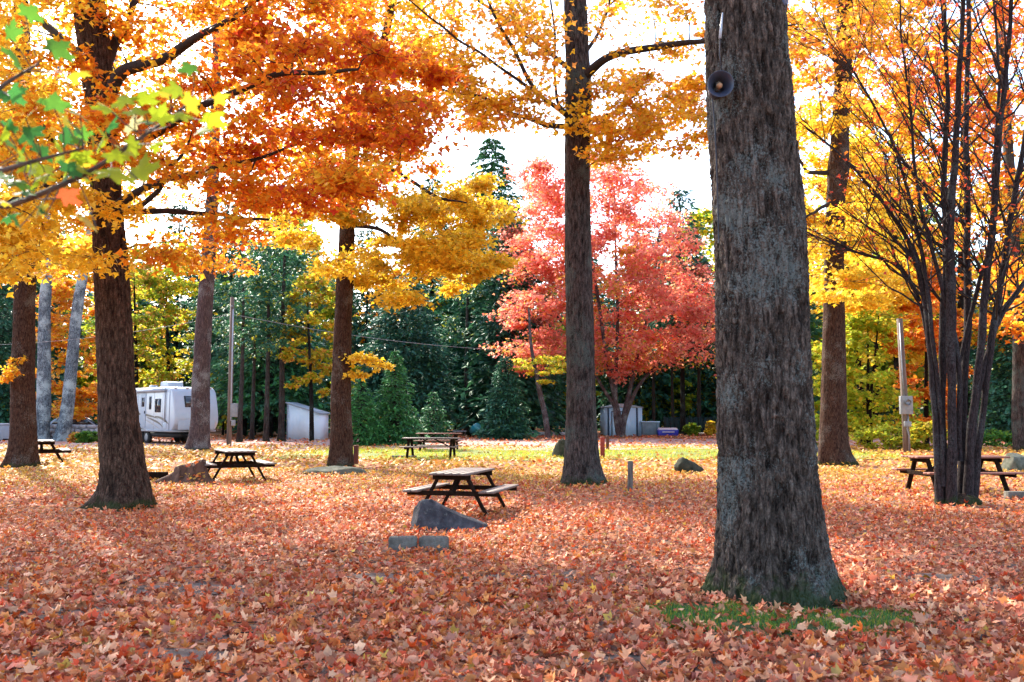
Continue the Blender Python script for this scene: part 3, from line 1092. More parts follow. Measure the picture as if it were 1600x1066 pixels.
LM = [[(*P(545, 330, Y5), .1), (*P(580, 290, 27.4), .08), (*P(614, 266, 27), .065), (*P(674, 304, 26.4), .05), (*P(730, 318, 26), .02)],
      [(*P(543, 352, Y5), .09), (*P(590, 358, 27), .06), (*P(640, 388, 26.5), .04), (*P(690, 400, 26), .02)],
      [(*P(543, 360, Y5), .08), (*P(505, 320, 27.2), .06), (*P(460, 250, 26.6), .03)],
      [(*P(556, 200, Y5), .1), (*P(528, 140, 28.4), .07), (*P(500, 70, 28.8), .04)],
      [(*P(592, 90, Y5), .09), (*P(582, 50, 28), .06), (*P(568, -10, 28), .04)]]
cl = clusters_in([(455, 200), (600, 190), (655, 235), (760, 290), (792, 320), (770, 345), (772, 430), (720, 475), (640, 470), (560, 480), (505, 430), (440, 420)], 92, 27.4, 2.8, .72, 190, mix_mid, .36)
cl += clusters_in([(640, 330), (795, 310), (775, 430), (700, 470), (640, 440)], 22, 26.4, 1.6, .6, 170, {'yellow': 1.6, 'gold': 3, 'olive': .7}, .32)
cl += clusters_in([(545, 540), (600, 545), (595, 590), (550, 590)], 5, 27.2, .5, .42, 90, {'yellow': 3, 'gold': 1})
cl += clusters_in([(400, -100), (660, -100), (680, 60), (660, 190), (480, 200)], 44, 28, 3, .9, 150, {'gold': 2, 'yellow': 1.6, 'orange': .8})
cl += clusters_ball((-4.6, Y5, 17), (5, 5, 4), 40, 1.2, 80, {'gold': 2, 'orange': 1}, shell=.3)
grow(rt, bb, sk, cl, .17, T_LOBE, M['twig'], M['leaf'], twigs=5, zmin=3.6, limbs=LM, limb_mat=M['bark_brown'])

# ---- centre tree
Y6 = D(759)
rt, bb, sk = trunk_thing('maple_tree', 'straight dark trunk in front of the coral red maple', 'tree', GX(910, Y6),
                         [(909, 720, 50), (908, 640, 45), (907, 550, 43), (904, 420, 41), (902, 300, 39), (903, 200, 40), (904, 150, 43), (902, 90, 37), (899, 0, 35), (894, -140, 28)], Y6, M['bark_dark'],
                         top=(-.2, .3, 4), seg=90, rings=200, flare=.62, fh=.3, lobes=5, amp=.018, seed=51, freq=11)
LC = [[(*P(906, 128, Y6), .13), (*P(935, 100, 20), .10), (*P(955, 88, 19.8), .09), (*P(1000, 76, 19.4), .08), (*P(1060, 70, 19), .065), (*P(1130, 60, 18.4), .04), (*P(1240, 40, 17.6), .015)],
      [(*P(908, 190, Y6), .06), (*P(935, 187, 20.2), .05), (*P(965, 172, 20), .04), (*P(990, 150, 19.8), .025), (*P(1010, 125, 19.6), .012)],
      [(*P(900, 198, Y6), .08), (*P(860, 196, 19.8), .06), (*P(820, 184, 19.2), .05), (*P(780, 168, 18.8), .04), (*P(740, 148, 18.4), .03), (*P(680, 140, 18), .012)],
      [(*P(898, 190, Y6), .08), (*P(866, 165, 19.9), .055), (*P(838, 144, 19.6), .05), (*P(815, 100, 19.4), .045), (*P(780, 40, 19), .035), (*P(750, -40, 18.6), .02)],
      [(*P(884, 178, 20.2), .05), (*P(869, 150, 20.2), .035), (*P(867, 80, 20.3), .03), (*P(860, -30, 20.4), .02)],
      [(*P(905, 96, Y6), .06), (*P(930, 60, 20.6), .04), (*P(945, 28, 20.8), .03), (*P(960, -30, 21), .02)],
      [(*P(905, 120, Y6), .07), (*P(830, 60, 22), .05), (*P(720, -20, 23), .03)],
      [(*P(838, 146, 19.6), .04), (*P(760, 90, 19), .03), (*P(700, 50, 18.6), .025), (*P(640, 0, 18.2), .015)]]
cl = clusters_in([(600, -60), (880, -60), (880, 190), (860, 210), (770, 205), (700, 160), (640, 120)], 84, 19.3, 2.2, .62, 50, {'gold': 2.4, 'peach': 2, 'orange': .8}, .3)
cl += clusters_in([(650, 60), (720, 90), (880, 170), (870, 205), (770, 205), (690, 170)], 26, 18.9, 1.2, .5, 85, {'gold': 3, 'peach': 1}, .25)
cl += clusters_in([(920, -60), (1330, -60), (1320, 60), (1110, 120), (1110, 245), (1040, 225), (1000, 250), (930, 255)], 70, 19.2, 1.9, .62, 58, {'gold': 2.4, 'peach': 1.4, 'orange': .8}, .3)
cl += clusters_in([(930, 130), (1100, 90), (1110, 240), (1010, 220), (990, 260), (930, 262)], 36, 19.4, 1.3, .5, 90, {'gold': 3, 'orange': .8, 'peach': .6}, .28)
cl += clusters_in([(872, 170), (915, 160), (915, 200), (880, 205)], 4, 19.6, .2, .3, 50, {'gold': 3, 'yellow': 1}, .5)
cl += clusters_ball((1.8, 20.5, 15.5), (6.4, 6, 4.6), 110, 1.1, 90, {'gold': 2, 'peach': 1, 'orange': 1}, shell=.3)
grow(rt, bb, sk, cl, .135, T_LOBE, M['twig'], M['leaf'], twigs=5, zmin=5.5, limbs=LC, limb_mat=M['bark_dark'])

# ---- tree right of the near trunk
Y7 = D(727)
rt, bb, sk = trunk_thing('maple_tree', 'red brown trunk just right of the huge near trunk, ending in yellow leaves', 'tree', GX(1303, Y7),
                         [(1303, 690, 40), (1303, 600, 36), (1303, 480, 31), (1304, 380, 28), (1307, 300, 28), (1310, 265, 33), (1312, 220, 27), (1318, 110, 25), (1320, 0, 24), (1318, -140, 18)], Y7, M['bark_red'],
                         top=(0, 0, 4), seg=64, rings=120, flare=.62, fh=.4, amp=.022, seed=61, freq=9)
LR = [[(*P(1308, 268, Y7), .1), (*P(1285, 270, 28.6), .08), (*P(1262, 268, 28.2), .06), (*P(1250, 250, 28), .04), (*P(1243, 225, 27.8), .02)],
      [(*P(1310, 310, Y7), .08), (*P(1275, 330, 28.4), .05), (*P(1245, 350, 28), .02)],
      [(*P(1318, 110, Y7), .08), (*P(1280, 70, 28.6), .05), (*P(1235, 40, 28.2), .03)],
      [(*P(1314, 250, Y7), .08), (*P(1360, 270, 29.4), .05), (*P(1420, 240, 30), .02)]]
cl = clusters_in([(1200, -60), (1420, -60), (1420, 150), (1400, 480), (1290, 490), (1250, 440), (1220, 300)], 110, 29.2, 2.8, .8, 160, lambda px, py: {'yellow': 3, 'gold': 1.8, 'olive': .8} if py > 170 else {'gold': 2, 'peach': 1.6, 'orange': .6}, .38)
cl += clusters_ball((10.6, Y7, 17), (5, 5, 4), 44, 1.2, 80, {'gold': 2, 'yellow': 1}, shell=.3)
grow(rt, bb, sk, cl, .17, T_LOBE, M['twig'], M['leaf'], twigs=4, zmin=4.6, limbs=LR, limb_mat=M['bark_red'])

# ---- many-stemmed tree at the right
Y8 = D(785)
b8 = GX(1490, Y8)
rt = thing('multi_stem_tree', 'clump of many slender dark stems fanning up in front of a picnic table', 'tree', b8)
TRUNKS.append((b8[0], b8[1], .5))
STEMS = [[(1468, 775, 20), (1461, 650, 16), (1454, 540, 14), (1442, 450, 12), (1420, 380, 9), (1375, 310, 6), (1310, 240, 4), (1250, 190, 2.5)],
         [(1476, 780, 20), (1472, 640, 17), (1474, 520, 15), (1478, 400, 13), (1476, 260, 11), (1480, 120, 8), (1474, -40, 6)],
         [(1487, 782, 24), (1487, 640, 20), (1486, 500, 18), (1484, 400, 17), (1490, 260, 13), (1500, 120, 10), (1506, -60, 7)],
         [(1501, 782, 22), (1506, 640, 18), (1511, 500, 14), (1512, 380, 12), (1510, 260, 11), (1512, 100, 9), (1514, -60, 7)],
         [(1510, 782, 22), (1521, 640, 17), (1536, 500, 14), (1548, 380, 12), (1562, 220, 10), (1576, 60, 8), (1586, -60, 6)],
         [(1519, 780, 22), (1535, 640, 16), (1552, 520, 13), (1570, 400, 11), (1590, 280, 10), (1612, 150, 7), (1640, 0, 5)],
         [(1466, 770, 14), (1456, 580, 11), (1436, 470, 8), (1400, 415, 6), (1340, 395, 4), (1290, 370, 2.5)],
         [(1484, 700, 12), (1492, 600, 10), (1520, 480, 8), (1545, 380, 7), (1555, 240, 6), (1560, 100, 5), (1550, -40, 4)],
         [(1500, 720, 12), (1496, 560, 10), (1470, 440, 8), (1440, 330, 6.5), (1424, 200, 5), (1410, 60, 3.5), (1404, -40, 2.5)],
         [(1475, 760, 12), (1466, 600, 10), (1450, 470, 8), (1432, 350, 6.5), (1392, 220, 5), (1340, 120, 3.5), (1290, 60, 2.2)],
         [(1514, 730, 12), (1540, 560, 10), (1580, 470, 8), (1640, 400, 6), (1720, 330, 3)]]
off = [(-.26, -.05), (-.16, .08), (-.03, -.16), (.12, .1), (.24, -.06), (.34, .06), (-.3, .12), (0, .12), (.1, -.1), (-.2, -.14), (.3, -.12)]
nodes8 = []
mbt = MB()
for si, rows in enumerate(STEMS):
    lean = R.uniform(-.8, .8)
    pts = []
    for q, (px, py, w) in enumerate(rows):
        yy = Y8 + off[si][1] + lean * (q / (len(rows) - 1)) * 1.6
        p = P(px, py, yy)
        pts.append((*p, w / 2 / FPX * yy * (.62 if py > 560 else .85)))
    if rows[0][1] > 765:
        pts[0] = (pts[0][0], pts[0][1], b8[2] - .08, pts[0][3] * 1.25)
    c = catmull(pts, 44)
    c[:, :3] += .011 * np.stack([np.sin(np.arange(44) * .55 + si * 2) + .6 * np.sin(np.arange(44) * 1.3 + si), np.cos(np.arange(44) * .47 + si), 0 * np.arange(44)], -1)
    c[:, 3] *= 1 + .06 * np.sin(np.arange(44) * 1.7 + si)
    MB().tube(c[:, :3] - b8, c[:, 3], 14).build('stem', M['bark_smooth'], rt, smooth=True, fix=False)
    # side branches
    for b in range(18):
        i = R.integers(16, 42)
        a, r = c[i, :3], c[i, 3]
        tdir = unit(c[min(i + 1, 43), :3] - c[i - 1, :3])
        side = R.choice([-1, -1, -1, 1])
        d = unit(tdir * .75 + np.array((side * R.uniform(.35, .9), R.normal(0, .45), R.uniform(-.1, .3))))
        Lb = R.uniform(.8, 2.6)
        m1 = a + d * Lb * .5 + np.array((0, 0, .05))
        e = a + d * Lb + np.array((0, 0, R.uniform(.1, .5)))
        pp = catmull([a, m1, e], 8)
        pp[1:-1] += R.normal(0, .015, (6, 3))
        rb = min(r * .55, .022)
        mbt.tube(pp - b8, np.linspace(rb, .004, 8), 5, cap=False)
        nodes8 += [(*x, .01) for x in pp[2:]]
        for _ in range(7):
            k = R.integers(2, 7)
            dd = unit(d + R.normal(0, .5, 3) + np.array((0, 0, .25)))
            l2 = R.uniform(.3, .9)
            mbt.tube(np.array([pp[k], pp[k] + dd * l2 * .5 + R.normal(0, .02, 3), pp[k] + dd * l2]) - b8, (.006, .0045, .0025), 4, cap=False)
            nodes8.append((*(pp[k] + dd * l2), .004))
o = mbt.build('branches', M['twig'], rt, smooth=True, fix=False)
o['kind'] = 'stuff'
nd = np.array(nodes8)
# root swell at the foot of the clump
pts = [(b8[0] - .0, b8[1], b8[2] - .1, .30), (b8[0], b8[1], b8[2] + .07, .27), (b8[0], b8[1], b8[2] + .14, .20), (b8[0] + .02, b8[1], b8[2] + .2, .08)]
link('root_collar', trunk_mesh('root_collar', pts, M['bark_brown'], seg=60, rings=26, flare=.5, fh=.16, lobes=6, amp=.02, seed=5, base=b8), rt)
sel = nd[R.integers(0, len(nd), 2200)]
n = len(sel)
me = leaves_mesh('crown', T_LOBE, sel[:, :3] + R.normal(0, .09, (n, 3)) - b8, R.normal(0, .6, (n, 3)) + np.array((0, 0, 1)), R.normal(0, 1, (n, 3)) - np.array((0, 0, .5)),
                 R.uniform(.06, .11, n), tints({'red': 2.4, 'rust': 2, 'orange': 1}, n), M['leaf'])
link('crown', me, rt)

# ---- red-orange maple behind the many-stemmed tree
Y9 = D(706)
rt, bb, sk = trunk_thing('maple_tree', 'dark grey trunk with orange red leaves at the right edge beside the boulder', 'tree', GX(1592, Y9),
                         [(1592, 660, 20), (1592, 560, 17), (1588, 450, 16), (1580, 300, 15), (1570, 150, 13), (1560, -40, 10)], Y9, M['bark_dark'], top=(0, 0, 3),
                         seg=40, rings=70, flare=.6, fh=.4, amp=.015, seed=71)
cl = clusters_in([(1350, -60), (1700, -60), (1700, 540), (1560, 540), (1540, 400), (1440, 330), (1350, 300)], 120, Y9 - 2, 4, 1.05, 120, lambda px, py: {'rust': 2.0, 'orange': 2, 'red': 1.6} if py < 230 + R.normal(0, 50) else {'gold': 2, 'yellow': 1.6, 'orange': 1.2, 'rust': .6}, .36)
cl += clusters_in([(1545, 420), (1700, 380), (1700, 560), (1550, 560)], 14, Y9 - 3, 2, .9, 120, {'rust': 2, 'orange': 2}, .36)
cl += clusters_ball((22, Y9, 20), (6, 5, 4), 36, 1.5, 70, {'rust': 2, 'orange': 2}, shell=.3)
grow(rt, bb, sk, cl, .23, T_LOBE, M['twig'], M['leaf'], twigs=4, zmin=4)

# ---- coral red maple in the middle distance
YA = D(683)
bA = GX(968, YA)
rt = thing('red_maple', 'glowing coral red maple standing before the blue shed', 'tree', bA)
TRUNKS.append((bA[0], bA[1], .5))
sA = []
for rows in ([(970, 683, 11), (969, 660, 9), (958, 610, 7), (945, 540, 6), (935, 470, 5), (920, 380, 3.5), (900, 300, 2)],
             [(971, 683, 11), (973, 660, 9), (985, 605, 7), (1000, 540, 5.5), (1020, 460, 4), (1030, 360, 2.5)],
             [(968, 683, 9), (962, 650, 7.5), (962, 590, 6), (965, 500, 5), (962, 400, 3.5), (960, 300, 2)],
             [(972, 683, 9), (978, 650, 7), (1000, 600, 5.5), (1040, 560, 4), (1085, 530, 2)],
             [(948, 640, 5), (938, 600, 5), (905, 540, 4), (860, 480, 3), (820, 420, 2)]):
    pts = []
    for q, (px, py, w) in enumerate(rows):
        p = P(px, py, YA + .15 * q * (1 if px > 968 else -1))
        pts.append((*p, w / 2 / FPX * YA))
    if rows[0][1] > 680:
        pts[0] = (pts[0][0], pts[0][1], bA[2] - .1, pts[0][3])
    else:
        pts[0] = tuple(sA[6])
    c = catmull(pts, 26)
    MB().tube(c[:, :3] - bA, c[:, 3], 10).build('stem', M['bark_mauve'], rt, smooth=True, fix=False)
    sA += [tuple(r) for r in c]


def mix_red(px, py):
    if py > 540 + R.normal(0, 12) or (px < 860 and py > 400 and R.random() < .15):
        return {'coral': 3, 'peach': 1.4, 'lime': .3}
    if 880 < px < 1000 and 380 < py < 500 and R.random() < .5:
        return {'coral': 2, 'peach': 1.5, 'olive': 1}
    return {'coral': 6, 'red': .5, 'peach': .5}


polyA = [(815, 275), (835, 245), (880, 300), (905, 225), (950, 250), (1000, 265), (1045, 300), (1070, 350), (1085, 400), (1120, 470), (1122, 530), (1080, 565), (1020, 570), (985, 580), (930, 590), (830, 588),
         (800, 540), (785, 470), (815, 430), (780, 400), (785, 360), (830, 350)]
cl = clusters_in(polyA, 235, YA, 5.5, 1.3, 200, mix_red, .62)
cl += clusters_in([(960, 540), (1015, 540), (1000, 600), (965, 600)], 5, YA - 2, 1, .8, 120, {'coral': 3, 'red': 1}, .4)
cl += clusters_in([(790, 440), (870, 430), (880, 580), (820, 590)], 14, YA - 3, 2, 1.1, 200, {'coral': 4, 'peach': 1}, .3)
grow(rt, bA, sA, cl, .27, T_LOBE, M['twig'], M['leaf'], twigs=4, zmin=4)

# ---- small leaning tree with pale yellow low sprays
YB = D(687)
bB = GX(857, YB)
rt = thing('young_tree', 'small leaning tree with low pale yellow green sprays left of the centre trunk', 'tree', bB)
pts = px_poly([(857, 687, 10), (852, 650, 9), (844, 615, 8), (838, 585, 7), (830, 540, 5), (826, 480, 3)], YB)
pts[0] = (pts[0][0], pts[0][1], bB[2] - .1, pts[0][3])
c = catmull(pts, 24)
MB().tube(c[:, :3] - bB, c[:, 3], 10).build('trunk', M['bark_mauve'], rt, smooth=True, fix=False)
cl = clusters_in([(755, 563), (830, 562), (880, 555), (882, 575), (850, 600), (820, 590), (800, 572)], 22, YB - 1, 1.5, .55, 80, {'lime': 2, 'yellow': 2}, .2)
grow(rt, bB, [tuple(r) for r in c], cl, .2, T_LOBE, M['twig'], M['leaf'], twigs=4, zmin=2)

# ---- two pale trunks at the left
for px0, rows, lab in ((68, [(68, 640, 21), (69, 560, 19), (70, 480, 17), (74, 420, 15), (80, 300, 12), (84, 150, 9)], 'upright pale grey trunk, straighter of the pale pair beside the stone wall'),
                       (102, [(105, 640, 19), (113, 560, 17), (121, 480, 16), (133, 410, 14), (150, 300, 11), (168, 160, 8)], 'leaning pale grey trunk, tilting right beside the stone wall')):
    Yp = D(690)
    rt, bb, sk = trunk_thing('pale_tree', lab, 'tree', GX(px0, Yp), rows, Yp, M['bark_pale'], top=(.5, 0, 3), seg=40, rings=70, flare=.55, fh=.5, amp=.015, seed=px0)
    cl = clusters_in([(20, 150), (190, 150), (180, 380), (30, 400)], 16, Yp, 2.5, 1.2, 110, {'gold': 1, 'yellow': 1.3, 'olive': 1})
    grow(rt, bb, sk, cl, .24, T_LOBE, M['twig'], M['leaf'], twigs=3, zmin=8)


# ------------------------------------------------------------------ background trees (prototypes, then copies)
def conifer(name, label, cat, H, Rm, mixn, spray=.5, per=11, z0=.06, dens=1.0, loc=(0, 0, 0), bark='bark_dark', shape=.85, upturn=0.0, group=None, trunk_r=None):
    root = thing(name, label, cat, loc, R.uniform(0, 6), group)
    tr = trunk_r or H * .011 + .05
    MB().tube([(0, 0, -.1), (.02, 0, H * .4), (0, .02, H * .8), (0, 0, H)], (tr, tr * .7, tr * .3, .02), 9).build('trunk', M[bark], root, smooth=True, fix=False)
    PO, NO, HD, SZ = [], [], [], []
    mb = MB()
    z = H * z0
    while z < H * .985:
        f = (z / H - z0) / (1 - z0)
        rmax = Rm * (1 - f) ** shape * R.uniform(.82, 1.12) + .08
        nb = max(5, int(7 + 3 * (1 - f)))
        a0 = R.uniform(0, 6.28)
        for b in range(nb):
            a = a0 + b * 6.283 / nb + R.normal(0, .18)
            L = rmax * R.uniform(.65, 1.12)
            dz = -.28 * L + upturn * L
            tip = np.array((math.cos(a) * L, math.sin(a) * L, dz))
            st = np.array((0, 0, z + R.normal(0, .05)))
            mb.tube([st, st + tip * .5 + np.array((0, 0, .06 * L)), st + tip], (.025, .015, .006), 3, cap=False)
            n = max(7, int(per * 1.5 * dens * (.4 + L / Rm) * Rm / 3))
            t = R.uniform(.15, 1, n) ** .7
            side = R.normal(0, .20, n) * L * (1.1 - t * .6)
            perp = np.array((-math.sin(a), math.cos(a), 0))
            pos = st + tip * t[:, None] + perp * side[:, None] + np.array((0, 0, 1)) * (.06 * L * 4 * (t - t * t) - .12 * np.abs(side))[:, None]
            hd = unit(tip[None] * (.7 / max(L, .1)) + perp[None] * np.sign(side)[:, None] * R.uniform(.2, 1, (n, 1)) + np.array((0, 0, -.25)) + R.normal(0, .15, (n, 3)))
            nr = np.array((0, 0, 1)) + R.normal(0, .4, (n, 3)) + perp * np.sign(side)[:, None] * .3
            PO.append(pos)
            HD.append(hd)
            NO.append(nr)
            SZ.append(.8 * spray * (.55 + .45 * (1 - f)) * R.uniform(.6, 1.2, n))
        z += max(.16, H * .021) * R.uniform(.8, 1.2)
    n = sum(map(len, PO))
    o = mb.build('branches', M['twig'], root, smooth=True, fix=False)
    o['kind'] = 'stuff'
    link('crown', leaves_mesh('crown', T_SPRAY, np.concatenate(PO), np.concatenate(NO), np.concatenate(HD), np.concatenate(SZ), tints(mixn, n), M['needle']), root)
    return root


def broadleaf(name, label, cat, H, Rm, mixn, cw=.32, ncl=70, per=75, z0=.25, loc=(0, 0, 0), bark='bark_dark', group=None, tr=None, twin=False):
    root = thing(name, label, cat, loc, R.uniform(0, 6), group)
    r = tr or H * .011 + .04
    base = np.zeros(3)
    sk = []
    for q in range(2 if twin else 1):
        ln = R.normal(0, .04, 2) * H + (q * .12 * H, 0)
        pts = [(0.12 * q, 0, -.1, r), (ln[0] * .2, ln[1] * .2, H * .3, r * .75), (ln[0] * .6, ln[1] * .6, H * .6, r * .5), (ln[0], ln[1], H * .92, .03)]
        c = catmull(pts, 26)
        MB().tube(c[:, :3], c[:, 3], 9).build('trunk' if not twin else 'stem', M[bark], root, smooth=True, fix=False)
        sk += [tuple(x) for x in c]
    cl = []
    for _ in range(ncl):
        f = R.uniform(0, 1)
        z = H * (z0 + (1 - z0) * f)
        w = Rm * (math.sin(math.pi * (.12 + .82 * f)) ** .7) * math.sqrt(R.uniform(.15, 1)) * R.uniform(.8, 1.15)
        a = R.uniform(0, 6.28)
        rr = Rm * .26 * R.uniform(.7, 1.3)
        cl.append((np.array((math.cos(a) * w, math.sin(a) * w, z)), (rr, rr, rr * .45), int(per * R.uniform(.6, 1.4)), mixn))
    grow(root, base, sk, cl, cw, T_KITE, M['twig'], M['leaf'], twigs=3, zmin=H * z0 * .7)
    return root


def at(px, Y):
    return GX(px, Y)


def hgt(py, Y):
    return float(P(800, py, Y)[2])


# single evergreens of the middle distance
Yc = 78
conifer('spruce_tree', 'tallest pointed spruce rising into the white sky left of the red maple', 'tree', hgt(203, Yc), 7.4, {'spruce': 3, 'fir': 1}, .75, 15, .12, 2.0, at(768, Yc), shape=.72)
conifer('spruce_tree', 'broad dark green spruce right of the utility pole', 'tree', hgt(335, 62), 4.2, {'spruce': 2, 'fir': 1}, .7, 13, .17, 1.2, at(425, 62), shape=.6)
conifer('spruce_tree', 'dark spruce close to the utility pole', 'tree', hgt(400, 66), 3.4, {'spruce': 2, 'pine': 1}, .65, 11, .18, 1.0, at(385, 66), shape=.65)
conifer('pine_tree', 'blue green pine with heavy boughs behind the young firs', 'tree', hgt(430, 66), 4.6, {'pine': 3, 'spruce': 1}, .75, 13, .2, 1.2, at(632, 66), shape=.5)
conifer('spruce_tree', 'bushy young fir tree, leftmost of the fir row behind the golden maple trunk', 'tree', hgt(590, 46), 1.45, {'fir': 3}, .34, 20, .02, 1.6, at(566, 46), shape=.7)
conifer('spruce_tree', 'tallest young fir tree with a pointed tip behind the far picnic table', 'tree', hgt(545, 47), 1.75, {'fir': 3, 'spruce': 1}, .36, 22, .02, 1.6, at(618, 47), shape=.75)
conifer('spruce_tree', 'short dark young fir just right of the tallest young fir', 'tree', hgt(610, 52), 1.25, {'spruce': 2, 'fir': 1}, .34, 20, .02, 1.6, at(678, 52), shape=.7)
conifer('spruce_tree', 'dense dark spruce left of the small leaning tree', 'tree', hgt(555, 58), 1.75, {'spruce': 2, 'pine': 2}, .5, 16, .03, 1.5, at(790, 58), shape=.55)
conifer('spruce_tree', 'dark spruce standing behind the teal barrel', 'tree', hgt(440, 74), 4.2, {'spruce': 2, 'pine': 2}, .7, 12, .16, 1.1, at(738, 74), shape=.6)
conifer('spruce_tree', 'dark evergreen at the far left edge behind the folded camper', 'tree', hgt(330, 62), 4.6, {'pine': 2, 'spruce': 2}, .7, 13, .02, 1.1, at(-8, 62), shape=.6)
conifer('spruce_tree', 'dark evergreen at the right edge behind the slender stems', 'tree', hgt(330, 54), 3.8, {'pine': 2, 'spruce': 2}, .6, 13, .1, 1.1, at(1610, 54), shape=.6)
conifer('spruce_tree', 'blue green spruce above the grey boulder at right', 'tree', hgt(470, 58), 2.8, {'pine': 2, 'fir': 1}, .55, 12, .06, 1.1, at(1566, 58), shape=.6)

# single broadleaf trees of the middle distance
broadleaf('young_tree', 'thin yellow olive tree before the pale shed', 'tree', hgt(425, 53), 1.8, {'olive': 2, 'lime': 1.2, 'yellow': 1, 'peach': .5}, .26, 70, 60, .28, at(490, 53), 'bark_dark')
broadleaf('young_tree', 'orange young maple glowing between the pale trunks', 'tree', hgt(400, 56), 2.6, {'orange': 2, 'gold': 1.6, 'peach': 1}, .28, 90, 70, .12, at(112, 57), 'bark_mauve')
broadleaf('young_tree', 'slender yellow green tree directly above the trailer roof', 'tree', hgt(380, 70), 3.0, {'lime': 1.5, 'yellow': 1.5, 'ygreen': 1}, .3, 90, 60, .22, at(268, 70), 'bark_dark')
broadleaf('young_tree', 'light green and peach tree left above the trailer', 'tree', hgt(390, 68), 3.0, {'ygreen': 2, 'lime': 1, 'peach': 1.2}, .3, 90, 60, .2, at(218, 68), 'bark_dark')
broadleaf('maple_tree', 'bright yellow maple beyond the red brown trunk', 'tree', hgt(250, 48), 3.3, {'yellow': 3, 'gold': 1.5}, .28, 110, 80, .4, at(1345, 48), 'bark_brown')
broadleaf('young_tree', 'lime green low-branched tree left of the meter pole', 'tree', hgt(480, 45), 2.3, {'lime': 3, 'yellow': 1.2, 'ygreen': .6}, .24, 110, 80, .08, at(1352, 45), 'bark_brown', twin=True)
broadleaf('young_tree', 'orange red young maple right of the meter pole', 'tree', hgt(420, 47), 1.9, {'rust': 1.6, 'orange': 2, 'peach': 1}, .24, 90, 80, .1, at(1442, 47), 'bark_brown')
broadleaf('maple_tree', 'tall orange red maple behind the grey trunk at the right edge', 'tree', hgt(40, 56), 4.6, {'rust': 1, 'orange': 1.2, 'gold': 1.4, 'lime': .8}, .34, 110, 80, .22, at(1500, 56), 'bark_dark')
broadleaf('maple_tree', 'tall golden maple behind the meter pole', 'tree', hgt(150, 60), 4.2, {'yellow': 2, 'gold': 2, 'lime': .5}, .34, 140, 80, .2, at(1400, 60), 'bark_dark')
broadleaf('young_tree', 'yellow green treetop between the red maple and the huge trunk', 'tree', hgt(330, 88), 4.2, {'yellow': 2, 'lime': 1.5, 'green': 1.0}, .45, 100, 70, .25, at(1105, 88), 'bark_dark')
broadleaf('young_tree', 'yellow leaved sapling in the gap behind the teal barrel', 'tree', hgt(590, 80), 1.9, {'lime': 2, 'yellow': 1.4, 'ygreen': 1}, .3, 50, 50, .1, at(752, 80), 'bark_dark')
broadleaf('young_tree', 'yellow foliage tree just left of the huge near trunk, low', 'tree', hgt(560, 76), 2.6, {'lime': 1, 'ygreen': 2, 'yellow': .6}, .3, 60, 50, .1, at(1010, 92), 'bark_dark')

# bushes
for (px, Y, H, Rb, mx, lab) in ((143, 50, .6, .6, {'green': 3}, 'dark green bush at the foot of the stone wall'),
                                (126, 51, .5, .45, {'peach': 1, 'olive': 1, 'rust': .6}, 'reddish brown weed clump before the stone wall'),
                                (1375, 41, 1.0, 1.3, {'lime': 2, 'ygreen': 2, 'olive': 1}, 'low yellow green bush left of the meter pole'),
                                (1440, 40, 1.2, 1.1, {'ygreen': 2, 'olive': 2}, 'olive bush right behind the meter pole'),
                                (1548, 45, .7, 1.2, {'green': 3, 'fir': 1}, 'blue green ground plants left of the grey trunk at right'),
                                (1270, 44, 1.5, .9, {'ygreen': 2, 'lime': 1}, 'green bush tucked behind the huge trunk'),
                                (1078, 66, .9, .5, {'lime': 1, 'green': 2}, 'small green shrub before the dark fence'),
                                (1108, 66, 1.0, .4, {'olive': 1, 'yellow': 1}, 'small yellowing shrub at the end of the dark fence')):
    broadleaf('bush', lab, 'bush', H, Rb, mx, .16 if H < 1.1 else .2, 40, 45, .05, at(px, Y), 'bark_dark', tr=.03)

# the wood behind: individual trees, shared meshes
protos = []
gW = 'trees of the wood behind the campsite'
LABW = {'c': 'dark evergreen in the wood behind the campsite', 'y': 'yellow green broadleaf tree in the wood behind the campsite', 'o': 'orange gold broadleaf tree in the wood behind the campsite',
        't': 'bare dark trunk with high dark needles in the wood behind the campsite'}
pc = [conifer('spruce_tree', LABW['c'], 'tree', 19, 4.0, {'spruce': 2, 'pine': 1, 'green': .5}, .95, 8, .10, 1.0, (-40, 96, 0), group='evergreens of the wood', shape=.6),
      conifer('spruce_tree', LABW['c'], 'tree', 16, 3.6, {'pine': 2, 'spruce': 1}, .95, 8, .08, 1.0, (40, 98, 0), group='evergreens of the wood', shape=.5)]
py_ = [broadleaf('wood_tree', LABW['y'], 'tree', 16, 3.8, {'ygreen': 2, 'lime': 1, 'green': 1.4, 'yellow': .6}, .5, 90, 60, .16, (-20, 100, 0), group='yellow green trees of the wood'),
       broadleaf('wood_tree', LABW['y'], 'tree', 13, 3.2, {'lime': 1.5, 'yellow': 1.5, 'ygreen': 1.5}, .45, 80, 60, .1, (20, 100, 0), group='yellow green trees of the wood')]
po = [broadleaf('wood_tree', LABW['o'], 'tree', 15, 3.6, {'gold': 2, 'orange': 1.4, 'yellow': 1}, .5, 90, 60, .2, (30, 92, 0), group='orange gold trees of the wood')]
pt = [conifer('spruce_tree', LABW['t'], 'tree', 18, 2.8, {'pine': 2, 'spruce': 1}, .95, 7, .34, 1.0, (8, 90, 0), group='bare dark trunks of the wood', shape=.5, trunk_r=.2)]
rows = []
for Y, step, seq in ((72, 7.0, 'ctct'), (84, 5.6, 'cytc'), (96, 6.0, 'cyco'), (110, 6.5, 'ccyc')):
    x = -.66 * Y - 4
    k = 0
    while x < .66 * Y + 4:
        rows.append((x + R.normal(0, 1.1), Y + R.normal(0, 2.2), seq[k % len(seq)]))
        x += step * R.uniform(.75, 1.25)
        k += int(R.integers(1, 3))
